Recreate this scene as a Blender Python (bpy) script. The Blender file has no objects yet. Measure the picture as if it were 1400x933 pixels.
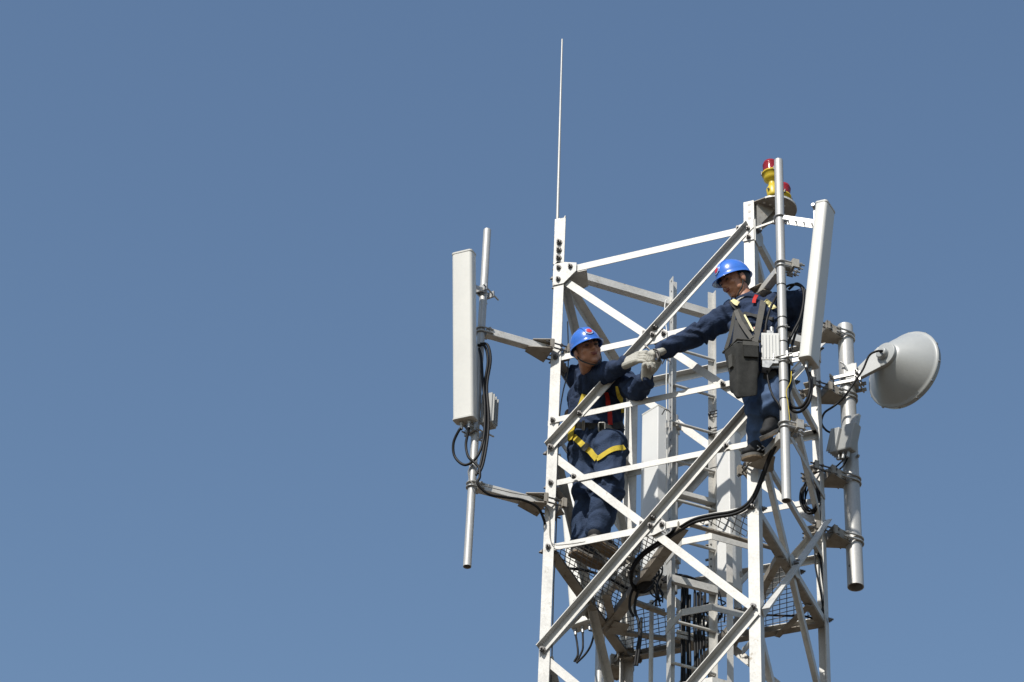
import bpy, bmesh, math, random
from mathutils import Vector, Matrix, noise
from mathutils.bvhtree import BVHTree
random.seed(7)
R = math.radians
SC = bpy.context.scene
COL = SC.collection

# ------------------------------------------------------------------ camera, sky, sun, exposure
CP = Vector((5.52710595, -12.79917998, -11.296019))
CR = Vector((0.9224961, 0.38387977, 0.04046326))
CU = Vector((0.20481296, -0.57562755, 0.79164675))
CF = Vector((-0.32718894, 0.72200364, 0.60963772))
FPX = 3816.76
cam_d = bpy.data.cameras.new('camera'); cam = bpy.data.objects.new('camera', cam_d); COL.objects.link(cam)
cam_d.sensor_width = 36; cam_d.lens = FPX / 1400 * 36
cam_d.clip_start = 0.5; cam_d.clip_end = 20000
cam.matrix_world = Matrix(((CR.x, CU.x, -CF.x, CP.x), (CR.y, CU.y, -CF.y, CP.y), (CR.z, CU.z, -CF.z, CP.z), (0, 0, 0, 1)))
SC.camera = cam
SUN = Vector((-0.06, -0.71, 0.70)).normalized()
w = bpy.data.worlds.new('World'); SC.world = w; w.use_nodes = True
nt = w.node_tree; bg = nt.nodes['Background']
sky = nt.nodes.new('ShaderNodeTexSky'); sky.sky_type = 'NISHITA'; sky.sun_disc = False
sky.sun_elevation = math.asin(SUN.z); sky.sun_rotation = math.atan2(SUN.x, SUN.y) % (2 * math.pi)
sky.altitude = 60; sky.air_density = 1.5; sky.dust_density = 1.0; sky.ozone_density = 4.0
nt.links.new(sky.outputs[0], bg.inputs[0]); bg.inputs[1].default_value = 0.120
ld = bpy.data.lights.new('sun', 'SUN'); ld.energy = 5.0; ld.angle = R(0.5); ld.color = (1, 0.955, 0.88)
lo = bpy.data.objects.new('sun', ld); COL.objects.link(lo)
lo.rotation_euler = (-SUN).to_track_quat('-Z', 'Y').to_euler(); lo.location = (0, 0, 30)
vs = SC.view_settings; vs.view_transform = 'Standard'; vs.look = 'None'; vs.gamma = 1; vs.exposure = 0.0
SC.render.engine = 'CYCLES'

# ------------------------------------------------------------------ a pixel of the photograph -> a point on a plane of the tower
def ray(x, y): return CF + CR * ((x - 700) / FPX) - CU * ((y - 466.5) / FPX)
def on(x, y, ax, v):
    d = ray(x, y); return CP + d * ((v - CP[ax]) / d[ax])
def PY(x, y, v): return on(x, y, 1, v)
def PX(x, y, v): return on(x, y, 0, v)
def PZ(x, y, v): return on(x, y, 2, v)
def VZ(X, Y, py):
    lo_, hi = -14.0, 4.0
    for _ in range(50):
        m = (lo_ + hi) / 2; v = Vector((X, Y, m)) - CP
        if 466.5 - FPX * v.dot(CU) / v.dot(CF) > py: lo_ = m
        else: hi = m
    return m

# ------------------------------------------------------------------ materials
def mat(name, col, rough=0.5, metal=0.0, var=0.10, scale=9.0, bump=0.0, bscale=60.0, streak=False, spots=None, spec=0.5, coat=0, fine=0.0):
    m = bpy.data.materials.new(name); m.use_nodes = True
    if max(col) > .15: col = tuple(c * .92 for c in col)
    if spots: spots = (tuple(c * .8 for c in spots[0]),) + tuple(spots[1:])
    n = m.node_tree; b = n.nodes['Principled BSDF']
    b.inputs['Roughness'].default_value = rough; b.inputs['Metallic'].default_value = metal
    b.inputs['Specular IOR Level'].default_value = spec
    if coat: b.inputs['Coat Weight'].default_value = coat; b.inputs['Coat Roughness'].default_value = 0.12
    tc = n.nodes.new('ShaderNodeTexCoord'); mp = n.nodes.new('ShaderNodeMapping'); n.links.new(tc.outputs['Object'], mp.inputs[0])
    if streak: mp.inputs['Scale'].default_value = (1, 1, 0.16)
    nz = n.nodes.new('ShaderNodeTexNoise'); nz.inputs['Scale'].default_value = scale; nz.inputs['Detail'].default_value = 6
    nz.inputs['Roughness'].default_value = 0.65
    n.links.new(mp.outputs[0], nz.inputs[0])
    cr = n.nodes.new('ShaderNodeValToRGB'); e = cr.color_ramp.elements
    e[0].position = 0.3; e[1].position = 0.7
    e[0].color = tuple(c * (1 - var) for c in col) + (1,); e[1].color = tuple(min(1, c * (1 + var)) for c in col) + (1,)
    n.links.new(nz.outputs[0], cr.inputs[0]); last = cr.outputs[0]
    if fine:
        n2 = n.nodes.new('ShaderNodeTexNoise'); n2.inputs['Scale'].default_value = scale * 14; n2.inputs['Detail'].default_value = 3
        n.links.new(tc.outputs['Object'], n2.inputs[0])
        r2 = n.nodes.new('ShaderNodeMapRange'); r2.inputs[1].default_value = .35; r2.inputs[2].default_value = .65
        r2.inputs[3].default_value = 1 - fine; r2.inputs[4].default_value = 1 + fine
        n.links.new(n2.outputs[0], r2.inputs[0])
        mm = n.nodes.new('ShaderNodeVectorMath'); mm.operation = 'SCALE'; n.links.new(last, mm.inputs[0]); n.links.new(r2.outputs[0], mm.inputs['Scale']); last = mm.outputs[0]
    if spots:
        scol, thr, ssc = spots
        n3 = n.nodes.new('ShaderNodeTexNoise'); n3.inputs['Scale'].default_value = ssc; n3.inputs['Detail'].default_value = 8; n3.inputs['Roughness'].default_value = .7
        n.links.new(tc.outputs['Object'], n3.inputs[0])
        r3 = n.nodes.new('ShaderNodeMapRange'); r3.inputs[1].default_value = thr; r3.inputs[2].default_value = thr + .1
        n.links.new(n3.outputs[0], r3.inputs[0])
        mx = n.nodes.new('ShaderNodeMix'); mx.data_type = 'RGBA'; n.links.new(r3.outputs[0], mx.inputs[0])
        n.links.new(last, mx.inputs[6]); mx.inputs[7].default_value = tuple(scol) + (1,); last = mx.outputs[2]
    n.links.new(last, b.inputs['Base Color'])
    rr = n.nodes.new('ShaderNodeMapRange'); rr.inputs[3].default_value = max(.05, rough - .1); rr.inputs[4].default_value = min(1, rough + .1)
    n.links.new(nz.outputs[0], rr.inputs[0]); n.links.new(rr.outputs[0], b.inputs['Roughness'])
    if bump:
        nb = n.nodes.new('ShaderNodeTexNoise'); nb.inputs['Scale'].default_value = bscale; nb.inputs['Detail'].default_value = 5
        n.links.new(mp.outputs[0] if streak else tc.outputs['Object'], nb.inputs[0])
        bp = n.nodes.new('ShaderNodeBump'); bp.inputs['Strength'].default_value = bump; bp.inputs['Distance'].default_value = 0.01
        n.links.new(nb.outputs[0], bp.inputs['Height']); n.links.new(bp.outputs[0], b.inputs['Normal'])
    return m
M = {}
M['steel'] = mat('galvanised_steel', (.55, .54, .51), .50, 0.10, .18, 6, .08, 50, spots=((.33, .28, .21), .61, 14), fine=.06)
M['pipe'] = mat('galvanised_pipe', (.46, .455, .44), .50, .30, .16, 6, .05, 40, streak=True, spots=((.42, .39, .35), .66, 14), fine=.05)
M['zinc'] = mat('zinc_hardware', (.42, .42, .41), .42, .5, .25, 30, .05, 90)
M['bolt'] = mat('dark_bolt', (.13, .125, .12), .42, .6, .4, 40)
M['plate'] = mat('clamp_plate', (.40, .385, .35), .5, .2, .25, 12, .08, 60, spots=((.24, .17, .11), .56, 20))
M['shade_brown'] = mat('shade_brown_steel', (.31, .28, .235), .6, .1, .3, 10, .1, 60, spots=((.17, .125, .085), .57, 16))  # shade of the undersides put into the brown base colour, grime spots on top
M['radome'] = mat('antenna_radome', (.70, .69, .645), .42, 0, .03, 3, spec=.4, fine=.01)
M['radome_cap'] = mat('radome_cap', (.60, .595, .56), .5, 0, .04, 5)
M['panel'] = mat('panel_grey_white', (.64, .64, .615), .5, 0, .04, 3)
M['dish'] = mat('dish_metal', (.40, .41, .40), .38, 0, .05, 4, spec=.6, fine=.015)
M['boxgrey'] = mat('cast_box', (.34, .345, .335), .5, 0, .06, 10)
M['cable'] = mat('black_cable', (.010, .010, .011), .55, 0, .3, 30, spec=.25)
M['cablegrey'] = mat('grey_cable', (.20, .19, .17), .5, 0, .2, 30)
M['tie'] = mat('cable_tie', (.012, .012, .012), .5)
M['wire'] = mat('mesh_wire', (.20, .19, .18), .55, .4, .3, 30)
M['navy'] = mat('navy_cloth', (.024, .039, .080), .85, 0, .3, 9, .5, 90, spec=.2)
M['denim'] = mat('blue_denim', (.070, .110, .195), .9, 0, .22, 12, .35, 300, spec=.12)
M['trouser'] = mat('navy_trouser', (.027, .044, .086), .85, 0, .3, 9, .5, 90, spec=.2)
M['skin'] = mat('skin', (.46, .225, .14), .5, 0, .22, 30, .08, 140)
M['lip'] = mat('lip', (.20, .045, .035), .45)
M['hair'] = mat('hair', (.010, .009, .008), .6)
M['eye'] = mat('eye', (.05, .035, .03), .3)
M['glove'] = mat('cotton_glove', (.50, .485, .43), .95, 0, .08, 30, .5, 420, spec=.1)
M['helmet'] = mat('blue_helmet', (.045, .17, .62), .28, 0, .05, 5, spec=.5, coat=.35)
M['yellowweb'] = mat('yellow_webbing', (.62, .47, .06), .8, 0, .12, 25, .3, 350, spec=.15)
M['redweb'] = mat('red_webbing', (.48, .035, .03), .75, 0, .12, 25, .3, 350, spec=.15)
M['blackweb'] = mat('black_webbing', (.022, .022, .021), .7, 0, .2, 25, .3, 350)
M['greyweb'] = mat('grey_webbing', (.085, .08, .07), .8, 0, .2, 25, .3, 350)
M['reflect'] = mat('reflective_patch', (.75, .68, .34), .5, 0, .08, 30)
M['shirt'] = mat('white_collar', (.70, .70, .68), .9)
M['bag'] = mat('canvas_bag', (.034, .034, .032), .85, 0, .35, 20, .4, 280, spec=.15)
M['bagtrim'] = mat('bag_trim', (.055, .053, .046), .8, 0, .2, 20, .3, 280)
M['shoe'] = mat('shoe_black', (.010, .010, .011), .8, 0, .3, 25, .3, 200)
M['sole'] = mat('shoe_sole', (.24, .18, .12), .85, 0, .3, 30, .3, 100)
M['solegrey'] = mat('shoe_midsole', (.22, .21, .195), .8, 0, .2, 25)
M['backpanel'] = mat('rear_panel_white', (.74, .74, .72), .5, 0, .04, 3)
M['white'] = mat('white_mark', (.8, .8, .78), .5)
M['emblempale'] = mat('emblem_pale', (.42, .46, .62), .4)
M['redmark'] = mat('red_emblem', (.62, .03, .05), .45)
M['yellow'] = mat('yellow_paint', (.68, .50, .035), .38, 0, .12, 14, spec=.5)
M['redglass'] = mat('red_lens', (.30, .008, .010), .15, 0, .15, 20, spec=.7)
M['wallet'] = mat('brown_leather', (.14, .075, .035), .7)
M['skinwatch'] = mat('dark_strap', (.03, .025, .02), .5)
M['ground'] = mat('dry_ground', (.075, .052, .030), .95, 0, .25, .05)

# ------------------------------------------------------------------ mesh builder
class MB:
    def __init__(s): s.v = []; s.f = []; s.sm = []
    def add(s, vs_, fs, smooth=False):
        o = len(s.v); s.v += [Vector(p) for p in vs_]; s.f += [tuple(i + o for i in f) for f in fs]; s.sm += [smooth] * len(fs)
        return s
    def box(s, c, ax, ay, az):       # centre and three half vectors
        c = Vector(c); ax = Vector(ax); ay = Vector(ay); az = Vector(az)
        if ax.cross(ay).dot(az) < 0: ax = -ax
        vs_ = [c + ax * i + ay * j + az * k for k in (-1, 1) for j in (-1, 1) for i in (-1, 1)]
        return s.add(vs_, [(0, 2, 3, 1), (4, 5, 7, 6), (0, 1, 5, 4), (2, 6, 7, 3), (0, 4, 6, 2), (1, 3, 7, 5)])
    def bar(s, p0, p1, side, w_, t):  # rectangular bar, width along side, thickness across
        p0 = Vector(p0); p1 = Vector(p1); d = (p1 - p0).normalized(); side = Vector(side); side = (side - d * side.dot(d)).normalized()
        n = d.cross(side).normalized()
        return s.box((p0 + p1) / 2, (p1 - p0) / 2, side * w_ / 2, n * t / 2)
    def angle(s, p0, p1, up, out, w_, t, w2=None):  # L section: flat leg centred on the line, lying against normal out; second leg at its 'up' edge pointing out
        p0 = Vector(p0); p1 = Vector(p1); d = (p1 - p0).normalized(); w2 = w2 or w_
        up = Vector(up); up = (up - d * up.dot(d)).normalized(); out = Vector(out); out = (out - d * out.dot(d)).normalized()
        prof = [(-w_ / 2, 0), (w_ / 2, 0), (w_ / 2, w2), (w_ / 2 - t, w2), (w_ / 2 - t, t), (-w_ / 2, t)]
        vs_ = [q + up * a + out * b for q in (p0, p1) for a, b in prof]
        fs = [(i, (i + 1) % 6, (i + 1) % 6 + 6, i + 6) for i in range(6)]
        fs += [(0, 5, 4, 1), (1, 4, 3, 2), (6, 7, 10, 11), (7, 8, 9, 10)]
        if d.cross(up).dot(out) > 0: fs = [tuple(reversed(f)) for f in fs]
        return s.add(vs_, fs)
    def rings(s, rings, cap=True, smooth=True, closed=False):
        k = len(rings[0]); vs_ = [p for r in rings for p in r]; fs = []
        m = len(rings)
        for i in range(m - 1 + (1 if closed else 0)):
            a = i * k; b = ((i + 1) % m) * k
            for j in range(k): fs.append((a + j, a + (j + 1) % k, b + (j + 1) % k, b + j))
        s.add(vs_, fs, smooth)
        if cap and not closed:
            s.add(rings[0], [tuple(reversed(range(k)))]); s.add(rings[-1], [tuple(range(k))])
        return s
    def frame(s, d):
        d = Vector(d).normalized(); a = Vector((0, 0, 1)) if abs(d.z) < .9 else Vector((1, 0, 0))
        x = a.cross(d).normalized(); return x, d.cross(x)
    def cyl(s, p0, p1, r0, r1=None, seg=20, smooth=True, cap=True):
        r1 = r0 if r1 is None else r1; p0 = Vector(p0); p1 = Vector(p1); x, y = s.frame(p1 - p0)
        cs = [x * math.cos(2 * math.pi * i / seg) + y * math.sin(2 * math.pi * i / seg) for i in range(seg)]
        return s.rings([[p0 + c * r0 for c in cs], [p1 + c * r1 for c in cs]], cap, smooth)
    def hollow(s, p0, p1, r, t=.004, seg=28):
        p0 = Vector(p0); p1 = Vector(p1); x, y = s.frame(p1 - p0); d = (p1 - p0).normalized()
        cs = [x * math.cos(2 * math.pi * i / seg) + y * math.sin(2 * math.pi * i / seg) for i in range(seg)]
        L = [(p0 + d * .08, r - t), (p0, r - t), (p0, r), (p1, r), (p1, r - t), (p1 - d * .01, r - t)]
        vs_ = [[q + c * rr for c in cs] for q, rr in L]
        for i in range(5): s.rings(vs_[i:i + 2], False, i in (0, 2, 4))
        s.add(vs_[0], [tuple(reversed(range(seg)))]); s.add(vs_[5], [tuple(range(seg))])
        return s
    def lathe(s, prof, o, axis, seg=32, smooth=True):  # prof: (distance along axis, radius)
        o = Vector(o); axis = Vector(axis).normalized(); x, y = s.frame(axis)
        cs = [x * math.cos(2 * math.pi * i / seg) + y * math.sin(2 * math.pi * i / seg) for i in range(seg)]
        return s.rings([[o + axis * a + c * max(r, 1e-4) for c in cs] for a, r in prof], True, smooth)
    def tube(s, pts, r, seg=8, closed=False, sub=6, smooth_path=True, ends=None):
        pts = [Vector(p) for p in pts]
        if smooth_path and len(pts) > 2:
            P = []
            n = len(pts); rng = range(n if closed else n - 1)
            for i in rng:
                a = pts[(i - 1) % n] if closed or i > 0 else pts[0] * 2 - pts[1]
                b = pts[i]; c = pts[(i + 1) % n]; d = pts[(i + 2) % n] if closed or i + 2 < n else c * 2 - b
                for k in range(sub):
                    t = k / sub; P.append(.5 * ((2 * b) + (c - a) * t + (2 * a - 5 * b + 4 * c - d) * t * t + (3 * b - a - 3 * c + d) * t ** 3))
            if not closed: P.append(pts[-1])
            pts = P
        n = len(pts); T = [((pts[(i + 1) % n] if closed or i < n - 1 else pts[i]) - (pts[(i - 1) % n] if closed or i > 0 else pts[i])).normalized() for i in range(n)]
        x, _ = s.frame(T[0]); rg = []
        for i in range(n):
            x = (x - T[i] * x.dot(T[i])).normalized(); y = T[i].cross(x)
            rg.append([pts[i] + (x * math.cos(2 * math.pi * j / seg) + y * math.sin(2 * math.pi * j / seg)) * r for j in range(seg)])
        return s.rings(rg, True, True, closed)
    def prism(s, poly, t):           # planar polygon extruded by vector t
        n = len(poly); poly = [Vector(p) for p in poly]; t = Vector(t)
        nn = Vector((0, 0, 0))
        for i in range(n): nn += poly[i].cross(poly[(i + 1) % n])
        if nn.dot(t) < 0: poly = poly[::-1]
        vs_ = poly + [p + t for p in poly]
        return s.add(vs_, [tuple(reversed(range(n))), tuple(range(n, 2 * n))] + [(i, (i + 1) % n, (i + 1) % n + n, i + n) for i in range(n)])
    def ball(s, c, ax, ay, az, seg=20, rg=12):
        c = Vector(c); ax = Vector(ax); ay = Vector(ay); az = Vector(az)
        if ax.cross(ay).dot(az) < 0: ax = -ax
        vs_ = [c - az]; fs = []
        for i in range(1, rg):
            a = math.pi * i / rg
            for j in range(seg):
                b = 2 * math.pi * j / seg; vs_.append(c + (ax * math.cos(b) + ay * math.sin(b)) * math.sin(a) - az * math.cos(a))
        vs_.append(c + az)
        for j in range(seg): fs.append((0, 1 + (j + 1) % seg, 1 + j)); fs.append((len(vs_) - 1, 1 + (rg - 2) * seg + j, 1 + (rg - 2) * seg + (j + 1) % seg))
        for i in range(rg - 2):
            for j in range(seg): a = 1 + i * seg; fs.append((a + j, a + (j + 1) % seg, a + seg + (j + 1) % seg, a + seg + j))
        return s.add(vs_, fs, True)
    def cap2(s, p0, p1, r0, r1, flat=1.0, fdir=None, seg=18):   # tapered capsule, optionally flattened along fdir
        p0 = Vector(p0); p1 = Vector(p1); d = (p1 - p0); L = d.length; d.normalize()
        if fdir is None: x, y = s.frame(d)
        else:
            y = Vector(fdir); y = (y - d * y.dot(d)).normalized(); x = y.cross(d)
        rg = []
        for k in range(6): a = math.pi / 2 * (k / 6) ; rg.append((-r0 * math.cos(a), max(1e-3, r0 * math.sin(a))))
        for k in range(5): rg.append((L * k / 4, r0 + (r1 - r0) * k / 4))
        for k in range(1, 7): a = math.pi / 2 * (k / 6); rg.append((L + r1 * math.sin(a), max(1e-3, r1 * math.cos(a))))
        R_ = [[p0 + d * a + x * (r * math.cos(2 * math.pi * j / seg)) + y * (flat * r * math.sin(2 * math.pi * j / seg)) for j in range(seg)] for a, r in rg]
        return s.rings(R_, True, True)
    def pts(s): return s.v
    def mesh(s, name, origin=Vector((0, 0, 0))):
        me = bpy.data.meshes.new(name); me.from_pydata([tuple(v - origin) for v in s.v], [], s.f)
        me.polygons.foreach_set('use_smooth', s.sm); me.update(); return me
def wloc(o):
    v = Vector((0, 0, 0))
    while o: v += o.location; o = o.parent
    return v
def link(name, me, material, parent=None, bevel=0, seg=2):
    o = bpy.data.objects.new(name, me); COL.objects.link(o)
    if material is not None and not me.materials: me.materials.append(M[material])
    if parent: o.parent = parent
    if bevel:
        b = o.modifiers.new('bevel', 'BEVEL'); b.width = bevel; b.segments = seg; b.limit_method = 'ANGLE'; b.angle_limit = R(40)
    return o
def obj(name, mb, material, parent=None, bevel=0, seg=2):
    return link(name, mb.mesh(name, wloc(parent)), material, parent, bevel, seg)
def tag(o, label=None, cat=None, group=None, kind=None):
    if label: o['label'] = label
    if cat: o['category'] = cat
    if group: o['group'] = group
    if kind: o['kind'] = kind
    return o
def thing(name, loc, label, cat, group=None):
    o = bpy.data.objects.new(name, None); COL.objects.link(o); o.location = loc; o.empty_display_size = .1
    return tag(o, label, cat, group)
def top(name, mb, material, label, cat, group=None, bevel=0):
    """a thing that is one mesh: origin at its lowest point's height and centre"""
    xs = [v.x for v in mb.v]; ys = [v.y for v in mb.v]; zs = [v.z for v in mb.v]
    o0 = Vector(((min(xs) + max(xs)) / 2, (min(ys) + max(ys)) / 2, min(zs)))
    o = link(name, mb.mesh(name, o0), material, None, bevel); o.location = o0
    return tag(o, label, cat, group)

# ------------------------------------------------------------------ ground
GZ = -12.9
g = MB(); g.add([(-4000, -4000, GZ), (4000, -4000, GZ), (4000, 4000, GZ), (-4000, 4000, GZ)], [(0, 1, 2, 3)])
tag(obj('ground', g, 'ground'), kind='structure')

# ------------------------------------------------------------------ lattice tower
S = 1.35
V3 = Vector
faces = [(V3((0, 0, 0)), V3((1, 0, 0)), V3((0, -1, 0))), (V3((S, 0, 0)), V3((0, 1, 0)), V3((1, 0, 0))),
         (V3((S, S, 0)), V3((-1, 0, 0)), V3((0, 1, 0))), (V3((0, S, 0)), V3((0, -1, 0)), V3((-1, 0, 0)))]
def fp(k, u, z, off=0):
    O, e, n = faces[k]; p = O + e * u + n * off; return V3((p.x, p.y, z))
tower = thing('lattice_tower', (S / 2, S / 2, GZ), 'square galvanised steel lattice tower with crossed bracing, both workers on it', 'tower')
# hex bolt, head pointing along +Z of the mesh
bm_ = MB(); bm_.cyl((0, 0, 0), (0, 0, .004), .0175, seg=16, smooth=False); bm_.cyl((0, 0, .004), (0, 0, .017), .0135, seg=6, smooth=False); bm_.cyl((0, 0, .017), (0, 0, .028), .0065, seg=8)
BOLT = bm_.mesh('bolt'); BOLT.materials.append(M['bolt'])
NB = [0]
def bolt(p, n, parent=None, sc=1.0):
    parent = parent or tower
    o = bpy.data.objects.new('bolt', BOLT); COL.objects.link(o); o.parent = parent
    o.location = Vector(p) - wloc(parent); o.rotation_euler = Vector(n).to_track_quat('Z', 'Y').to_euler(); o.scale = (sc,) * 3
    NB[0] += 1; return o
LW, LT = .068, .007
tops = [.015, .035, .02, .02]
corners = [V3((0, 0, 0)), V3((S, 0, 0)), V3((S, S, 0)), V3((0, S, 0))]
for k in range(4):
    c = corners[k]; e = faces[k][1]; e2 = -faces[(k - 1) % 4][1]   # the two flange directions from the corner
    m = MB(); zt = (.06, .215, .06, .06)[k]
    poly = [c, c + e * LW, c + e * LW + e2 * LT, c + e * LT + e2 * LT, c + e * LT + e2 * LW, c + e2 * LW]
    m.prism([V3((p.x, p.y, GZ)) for p in poly], V3((0, 0, zt - GZ)))
    obj('leg', m, 'steel', tower)
def hz(k, z, outside=False, w_=.046, u0=None, u1=None, name='horizontal_brace'):
    n = faces[k][2]; off = .0015 if outside else -LT - .0015
    a = fp(k, .012 if u0 is None else u0, z, off); b = fp(k, S - .012 if u1 is None else u1, z, off)
    m = MB(); m.angle(a, b, (0, 0, 1), -n, w_, .005)
    if outside:
        m = MB(); m.angle(a + n * .006, b + n * .006, (0, 0, 1), -n, w_, .005, .0052)
    return obj(name, m, 'steel', tower)
def diag(k, z0, z1, up):
    n = faces[k][2]; m = MB()
    if up and k == 3: a = fp(k, .03, z1, -LT - .016); b = fp(k, S - .03, z0 - .03, -LT - .016); m.angle(a, b, (0, 0, 1), -n, .052, .005, .046)
    elif up: a = fp(k, .02, z1, .0085); b = fp(k, S - .02, z0, .0085); m.angle(a, b, (0, 0, 1), n, .052, .005, .046)
    else: a = fp(k, .03, z0 - .04, -LT - .009); b = fp(k, S - .03, z1 + .03, -LT - .009); m.angle(a, b, (0, 0, 1), -n, .050, .005, .044)
    return obj('diagonal_brace', m, 'steel', tower)
ZN = [0.0, -1.40, -2.84]
zz = -2.84
while zz - 1.43 > GZ: zz -= 1.43; ZN.append(zz)
for k in range(4):
    hz(k, .0, w_=.052)
    for i in range(len(ZN) - 1):
        z0, z1 = ZN[i], ZN[i + 1]
        diag(k, z0, z1, True); diag(k, z0, z1, False); hz(k, (z0 + z1) / 2)
    hz(k, -1.19, True, .040)
    hz(k, -1.655, False, .040)
# gussets: ring corners and X centres
def gusset(k, pts_, off, t=.006):
    m = MB(); n = faces[k][2]; m.prism([fp(k, u, z, off) for u, z in pts_], n * t); return obj('gusset_plate', m, 'steel', tower)
for k in range(4):
    gusset(k, [(.0, .055), (.02, .075), (.155, .03), (.155, -.035), (.07, -.115), (.0, -.115)], .0015 + .0005)
    gusset(k, [(S - .0, .055), (S - .10, .03), (S - .12, -.035), (S - .07, -.11), (S - .0, -.11)], .002)
    for i in (0, 1):
        zc = (ZN[i] + ZN[i + 1]) / 2
        gusset(k, [(S / 2 - .10, zc + .0), (S / 2 - .06, zc + .055), (S / 2 + .06, zc + .055), (S / 2 + .10, zc + .02), (S / 2 + .10, zc - .035), (S / 2 + .03, zc - .06), (S / 2 - .07, zc - .06)], -.0012, .005)
# bolts: front face in full, the others at the nodes that show
for k in range(4):
    n = faces[k][2]; o_ = .009
    if k in (0,):
        for u, z in ((.034, .02), (.034, -.075), (.115, .008), (S - .034, -.02), (S - .034, -.085), (S - .10, .0)): bolt(fp(k, u, z, o_), n)
        for zc in (-.70, -2.12):
            for du, dz in ((-.07, -.02), (.08, .0), (-.045, .032), (.03, .05), (.012, .0)): bolt(fp(k, S / 2 + du, zc + dz, .016 if dz in (.05, .0) and du < .05 else .006), n)
        for z, u in ((-.70, .034), (-1.19, .034), (-1.19, S - .034), (-1.655, .034), (-1.655, S - .034), (-2.12, .034), (-2.12, S - .034)): bolt(fp(k, u, z, .009 if z == -1.19 else .003), n)
        for z in (-1.40, -2.84): bolt(fp(k, .03, z - .0, .016), n, sc=1.15); bolt(fp(k, S - .035, z + .03, .016), n, sc=1.15)
        for (u, z) in ((.215, -1.19), (.19, -1.655), (S - .21, -1.19), (S - .19, -1.655)): bolt(fp(k, u, z, .016), n)
    else:
        for zc in (-.70, -2.12):
            for du, dz in ((-.06, -.02), (.07, .0), (.0, .03)):
                bolt(fp(k, S / 2 + du, zc + dz, .016), n); bolt(fp(k, S / 2 + du, zc + dz, -.02), -n)
        for z in (-.02, -1.40, -2.12): bolt(fp(k, .034, z, .012), n); bolt(fp(k, S - .034, z, .012), n)
# bolts on the left flank of the front-left leg
for z in (.33, .155, .105, .055, -.04, -.10, -.70, -1.40, -1.655, -2.12): bolt(V3((-.002, .036, z)), (-1, 0, 0), sc=.9)
# diagonal top beam from the front-left to the back-right corner, inside the ring
m = MB(); dg = V3((1, 1, 0)).normalized(); pp = V3((1, -1, 0)).normalized()
m.angle(V3((.035, .035, .028)) + pp * .02, V3((S - .035, S - .035, .028)) + pp * .02, (0, 0, 1), -pp, .055, .006, .055)
m.bar(V3((.035, .035, -.002)), V3((S - .035, S - .035, -.002)), pp, .05, .006)
obj('top_beam', m, 'steel', tower)
m = MB(); m.prism([V3((.01, .01, -.034)), V3((.22, .012, -.034)), V3((.17, .17, -.034)), V3((.012, .22, -.034))], V3((0, 0, .006))); obj('gusset_plate', m, 'plate', tower)
# spliced extension of the front-left leg that carries the lightning rod
m = MB(); c = V3((-.006, -.008, 0))
poly = [c, c + V3((.074, 0, 0)), c + V3((.074, .007, 0)), c + V3((.007, .007, 0)), c + V3((.007, .07, 0)), c + V3((0, .07, 0))]
m.prism([V3((p.x, p.y, .06)) for p in poly], V3((0, 0, .375))); ext = obj('leg_extension', m, 'steel', tower)
for z in (.10, .165, .23): bolt(V3((.032, -.011, z)), (0, -1, 0), sc=1.15)
# holes in the top of the front-right leg
m = MB()
for z in (.185, .13, .075): m.cyl(V3((S - .03, -.0012, z)), V3((S - .03, .0, z)), .010, seg=14)
obj('bolt_hole', m, 'bolt', tower)
# cable clipped behind the front-left leg
# ------------------------------------------------------------------ lightning rod
m = thing('lightning_rod', V3((.005, .012, .30)), 'tall thin lightning rod standing on the left corner post of the tower', 'lightning rod')
a = MB(); a.cyl((.004, .012, .30), (-.016, .012, VZ(-.016, .012, 54)), .0105, .006, 12); obj('rod', a, 'pipe', m)
a = MB(); a.box((.006, .012, .40), (.018, 0, 0), (0, .008, 0), (0, 0, .05)); a.cyl((.03, .02, .41), (.055, .02, .47), .006, seg=8); obj('rod_clamp', a, 'zinc', m)

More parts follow.
